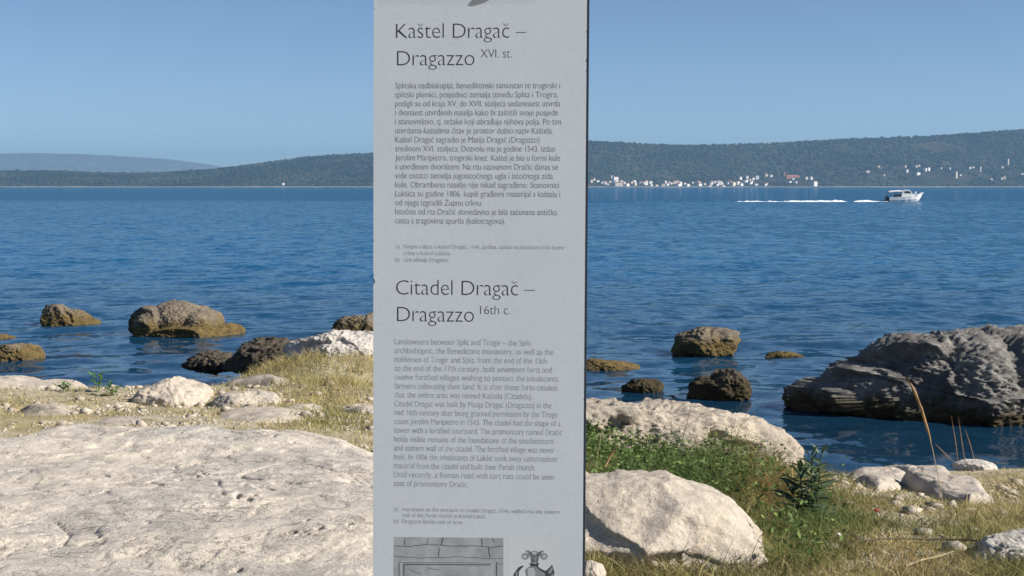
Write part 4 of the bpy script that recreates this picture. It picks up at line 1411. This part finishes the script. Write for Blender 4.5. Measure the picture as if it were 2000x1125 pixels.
X, Y_, Z, px, py = scatter(60000, 6.0, 12.5, 1080, 1720)
dens = 1.2 * region(px, py, 1230, 900, 130, 55) + 1.1 * region(px, py, 1400, 950, 110, 40) + 0.35 * region(px, py, 1540, 1080, 80, 50)
dens *= np.clip(0.6 + 2.4 * fbm(xy(X, Y_, 2.5, 15.0), 3), 0, 1.3)
ok = RNG.random(len(X)) < dens
X, Y_ = X[ok], Y_[ok]
n = len(X)
cols = (GREEN * RNG.uniform(0.5, 1.5, n)[:, None]) + (RNG.random(n)[:, None] < 0.15) * np.array([0.10, 0.08, 0.02])
leaves("leafy_weeds", X, Y_, 0.19, 0.030, cols, "green leafy weeds growing between the two pale boulders", "weeds")

# loose small stones
n = 4200
Xa, Ya, Za, pxa, pya = scatter(n, 8.8, 16, -60, 800)
Xb, Yb, Zb, pxb, pyb = scatter(1500, 6.5, 12, 1620, 2050)
X, Y_, Z = np.concatenate([Xa, Xb]), np.concatenate([Ya, Yb]), np.concatenate([Za, Zb])
ok = ~in_slab(X, Y_) & (Z > 0.15) & (fbm(xy(X, Y_, 1.4, 22.0), 3) > -0.05)
X, Y_, Z = X[ok], Y_[ok], Z[ok]
n = len(X)
s = RNG.uniform(0.006, 0.016, n) * (1 + 2.2 * (RNG.random(n) > 0.93) + 1.2 * (RNG.random(n) > 0.985))
V = ICO_V[None] * (1 + 0.25 * RNG.normal(size=(n, 12, 1))) * s[:, None, None] * np.array([1.2, 1.2, 0.7]) + np.stack([X, Y_, Z + s * .2], 1)[:, None, :]
o = mk("pebbles", V.reshape(-1, 3), (ICO_F[None] + (np.arange(n) * 12)[:, None, None]).reshape(-1, 3), M_LIME, smooth=False)
tag(o, "pale loose pebbles scattered over the dry ground", "pebbles", kind="stuff")


# --- single plants
def vcol_mat(name, col, var=0.25):
    m, nt, b = new_mat(name)
    tc = nd(nt, "ShaderNodeTexCoord").outputs["Object"]
    c = mix(nt, 1.0, col, ramp(nt, noise(nt, tc, 18, 4), [(0.3, 1 - var), (0.7, 1 + var)]), 'MULTIPLY')
    nt.links.new(c, b.inputs["Base Color"])
    b.inputs["Roughness"].default_value = 0.55
    t = nd(nt, "ShaderNodeBsdfTranslucent", {"Color": c})
    mx = nd(nt, "ShaderNodeMixShader", {0: 0.25, 1: b.outputs[0], 2: t.outputs[0]})
    nt.links.new(mx.outputs[0], nt.nodes["Material Output"].inputs[0])
    return m


M_LEAF = vcol_mat("spurge_leaf", (0.10, 0.145, 0.075))
M_STEM = vcol_mat("green_stem", (0.10, 0.12, 0.05))
M_STRAW = vcol_mat("straw_stem", (0.50, 0.41, 0.24))
M_SEED = vcol_mat("seed_head", (0.42, 0.25, 0.11))
M_TWIG = vcol_mat("dry_twig_bark", (0.10, 0.07, 0.045))
M_WEED = vcol_mat("fresh_weed_leaf", (0.10, 0.20, 0.04))


def leaf_mesh(name, l, w, mat):
    V = [(0, 0, 0), (l * .3, -w * .42, l * .03), (l * .3, 0, -l * .01), (l * .3, w * .42, l * .03), (l * .65, -w * .4, l * .02), (l * .65, 0, -l * .02), (l * .65, w * .4, l * .02), (l, 0, -l * .08)]
    Fc = [(0, 1, 2), (0, 2, 3), (1, 4, 5, 2), (2, 5, 6, 3), (4, 7, 5), (5, 7, 6)]
    return mesh_np(name, V, Fc, mat)


def ground_at_px(px, py):
    best = None
    ys = np.arange(5.0, 24, 0.04)
    d = ray(px, py)
    Xs, zs = d.x / d.y * ys, CAM_Z + d.z / d.y * ys
    g_ = ground_z(Xs, ys)
    h = np.nonzero(g_ >= zs)[0]
    i = h[0] if len(h) else int(np.argmin(np.abs(g_ - zs)))
    return Vector((Xs[i], ys[i], g_[i]))


# upright leafy plant
pb = ground_at_px(1578, 1018)
plant = thing("leafy_plant", "upright dark green plant with long narrow leaves right of the boulders", "plant", pb)
LM = leaf_mesh("leaf", 0.150, 0.042, M_LEAF)
rp = random.Random(5)
sc = pb.y / F
for sxp, top, bx_ in ((1562, 925, -6), (1585, 893, 4), (1604, 888, 12), (1548, 960, -14), (1592, 930, 8)):
    tip = at_y(sxp, top, pb.y + rp.uniform(-.05, .05)) - pb
    foot = Vector((bx_ * sc, rp.uniform(-.04, .04), -0.02))
    pts = [foot.lerp(tip, t) + Vector((0, 0, 0)) + Vector((tip.x - foot.x, 0, 0)) * (0.25 * (t * t - t)) for t in (0, .25, .5, .75, 1)]
    v, f = tube(pts, [.005, .0045, .004, .003, .002])
    st = bpy.data.objects.new("stem", mesh_np("stem", v, f, M_STEM))
    COL.objects.link(st)
    st.parent = plant
    nl = 24
    for k in range(nl):
        t = 0.22 + 0.78 * k / (nl - 1)
        p = foot.lerp(tip, t) + Vector((tip.x - foot.x, 0, 0)) * (0.25 * (t * t - t))
        lf = bpy.data.objects.new("leaf", LM)
        COL.objects.link(lf)
        lf.parent = st
        lf.location = p
        a = k * 2.4 + rp.uniform(-.4, .4)
        lf.rotation_euler = (rp.uniform(-.3, .3), -rp.uniform(0.1, 0.5) - 0.6 * (t > 0.93), a)
        s_ = rp.uniform(0.65, 1.1) * (0.75 if t > 0.9 else 1)
        lf.scale = (s_, s_, s_)

# tall seed stalk leaning left
pb = ground_at_px(1842, 985)
Yp = pb.y
st = thing("seed_stalk", "tall brown grass stalk leaning left before the dark outcrop", "plant", pb)
line = [(1842, 988), (1838, 960), (1829, 915), (1822, 880), (1812, 840), (1800, 800), (1788, 768), (1772, 738)]
pts = [at_y(x, y, Yp) for x, y in line]
v, f = tube(pts, [.0028, .0027, .0025, .0024, .0022, .002, .0018, .0012])
mk("stem", v, f, M_STRAW, st)
hp = [(1818, 863), (1812, 840), (1806, 820), (1800, 800), (1794, 783), (1787, 766), (1779, 750), (1772, 738)]
V, Fc = [], []
v, f = tube([at_y(x, y, Yp - .001) for x, y in hp], [.003, .0085, .0075, .0095, .0075, .0085, .006, .002], 7)
mk("seed_head", np.array(v) + RNG.normal(0, .0012, (len(v), 3)), f, M_SEED, st)


def stalk(name, label, cat, line, rad, mat, head=None, base=None, group=None):
    pb = base or ground_at_px(*line[0])
    t_ = thing(name, label, cat, pb, group)
    pts = [at_y(x, y, pb.y) for x, y in line]
    pts[0] = pts[0] - Vector((0, 0, 0.02))
    v, f = tube(pts, [rad * (1 - 0.6 * i / (len(pts) - 1)) for i in range(len(pts))], 5)
    mk("stem", v, f, mat, t_)
    if head:
        v, f = tube(pts[-3:], [rad * 1.2, rad * 2.6, rad * 0.8], 6)
        mk("seed_head", v, f, M_SEED, t_)
    return t_


for line, lb in [([(1872, 905), (1866, 860), (1858, 812)], "leftmost thin straw stem by the small whitish rock"), ([(1886, 905), (1878, 860), (1872, 814)], "straight thin straw stem by the small whitish rock"),
                 ([(1905, 900), (1893, 862), (1885, 838)], "short thin straw stem by the small whitish rock"), ([(1868, 905), (1845, 885), (1826, 866)], "straw stem leaning far left by the small whitish rock")]:
    stalk("straw_stem", lb, "plant", line, .0014, M_STRAW, True, Vector((at_y(line[0][0], 905, 13.2).x, 13.2, gz(at_y(line[0][0], 905, 13.2).x, 13.2))))
stalk("dry_stem", "thin dark twig rising in front of the rear boulder's ridge", "plant", [(1322, 900), (1332, 862), (1342, 825), (1349, 792)], .003, M_TWIG, base=Vector((at_y(1322, 900, 10.3).x, 10.3, gz(at_y(1322, 900, 10.3).x, 10.3))))
stalk("straw_stem", "upright straw stem before the smooth front boulder", "plant", [(1327, 1135), (1328, 1080), (1328, 1006)], .0016, M_STRAW, base=Vector((at_y(1327, 1135, 6.2).x, 6.2, gz(at_y(1327, 1135, 6.2).x, 6.2))))
stalk("straw_stem", "slanting straw stem at the sign's right edge above the front boulder", "plant", [(1182, 905), (1195, 885), (1204, 873)], .003, M_STRAW, True, Vector((at_y(1182, 905, 8.4).x, 8.4, gz(at_y(1182, 905, 8.4).x, 8.4))))
stalk("straw_stem", "straw stem leaning right past the smooth boulder's end", "plant", [(1480, 1030), (1505, 1005), (1530, 985)], .0022, M_STRAW)


def lying(name, label, cat, line, rad, mat):
    pts = []
    for x, y in line:
        p = ground_at_px(x, y)
        pts.append(p + Vector((0, 0, 0.035)))
    o_ = Vector(pts[0])
    v, f = tube(pts, [rad * (1 - .5 * i / len(pts)) for i in range(len(pts))], 6)
    o = mk(name, v, f, mat, origin=o_)
    return tag(o, label, cat)


lying("fallen_twig", "long dark fallen twig lying across the straw at lower right", "twig", [(1920, 1072), (1870, 1070), (1820, 1068), (1760, 1066), (1700, 1072), (1642, 1079)], .007, M_TWIG)
lying("fallen_stalk", "pale broken stalk lying in the straw at the bottom edge", "twig", [(1768, 1122), (1800, 1112), (1835, 1102), (1862, 1093)], .006, M_STRAW)
lying("fallen_stalk", "thin dark stalk slanting through the dry grass at the right edge", "twig", [(2010, 1040), (1985, 1018), (1960, 1000), (1940, 985)], .004, M_TWIG)

# fresh green weed on the shore at left
for px_, py_, lb, hgt in [(192, 768, "taller bright green weed against the water at left", 46), (222, 772, "low bright green weed beside the taller one at left", 28), (130, 764, "tiny green weed sprig on the left shore", 20)]:
    pb = ground_at_px(px_, py_)
    t_ = thing("green_weed", lb, "plant", pb)
    LMw = leaf_mesh("leaf", 0.07, 0.035, M_WEED)
    for q in range(4):
        tip = Vector((rp.uniform(-.09, .09), rp.uniform(-.06, .06), hgt * pb.y / F * rp.uniform(.6, 1)))
        v, f = tube([(0, 0, -.02), tip * .5, tip], [.004, .003, .002], 5)
        s_ = bpy.data.objects.new("stem", mesh_np("stem", v, f, M_WEED))
        COL.objects.link(s_)
        s_.parent = t_
        for k in range(7):
            lf = bpy.data.objects.new("leaf", LMw)
            COL.objects.link(lf)
            lf.parent = s_
            lf.location = tip * (0.2 + 0.8 * k / 6)
            lf.rotation_euler = (0, -rp.uniform(0, .7), k * 2.2 + q)

# bits of litter and a flower
def scrap(name, label, cat, px_, py_, size, col):
    p = ground_at_px(px_, py_)
    V = (ICO_V * (1 + 0.3 * RNG.normal(size=(12, 1)))) * size * np.array([1.2, 1, .7]) + np.array(p) + np.array([0, 0, size * .3 + .05])
    o = mk(name, V, ICO_F, plain(name + "_colour", col, 0.6, 0.3, 0.15, 40), origin=p, smooth=False)
    tag(o, label, cat)


scrap("litter_scrap", "small red scrap lying in the grass at lower right", "litter", 1711, 1016, 0.016, (0.55, 0.10, 0.10))
scrap("litter_scrap", "small white scrap in the grass near the bottom right", "litter", 1637, 1066, 0.011, (0.8, 0.78, 0.74))
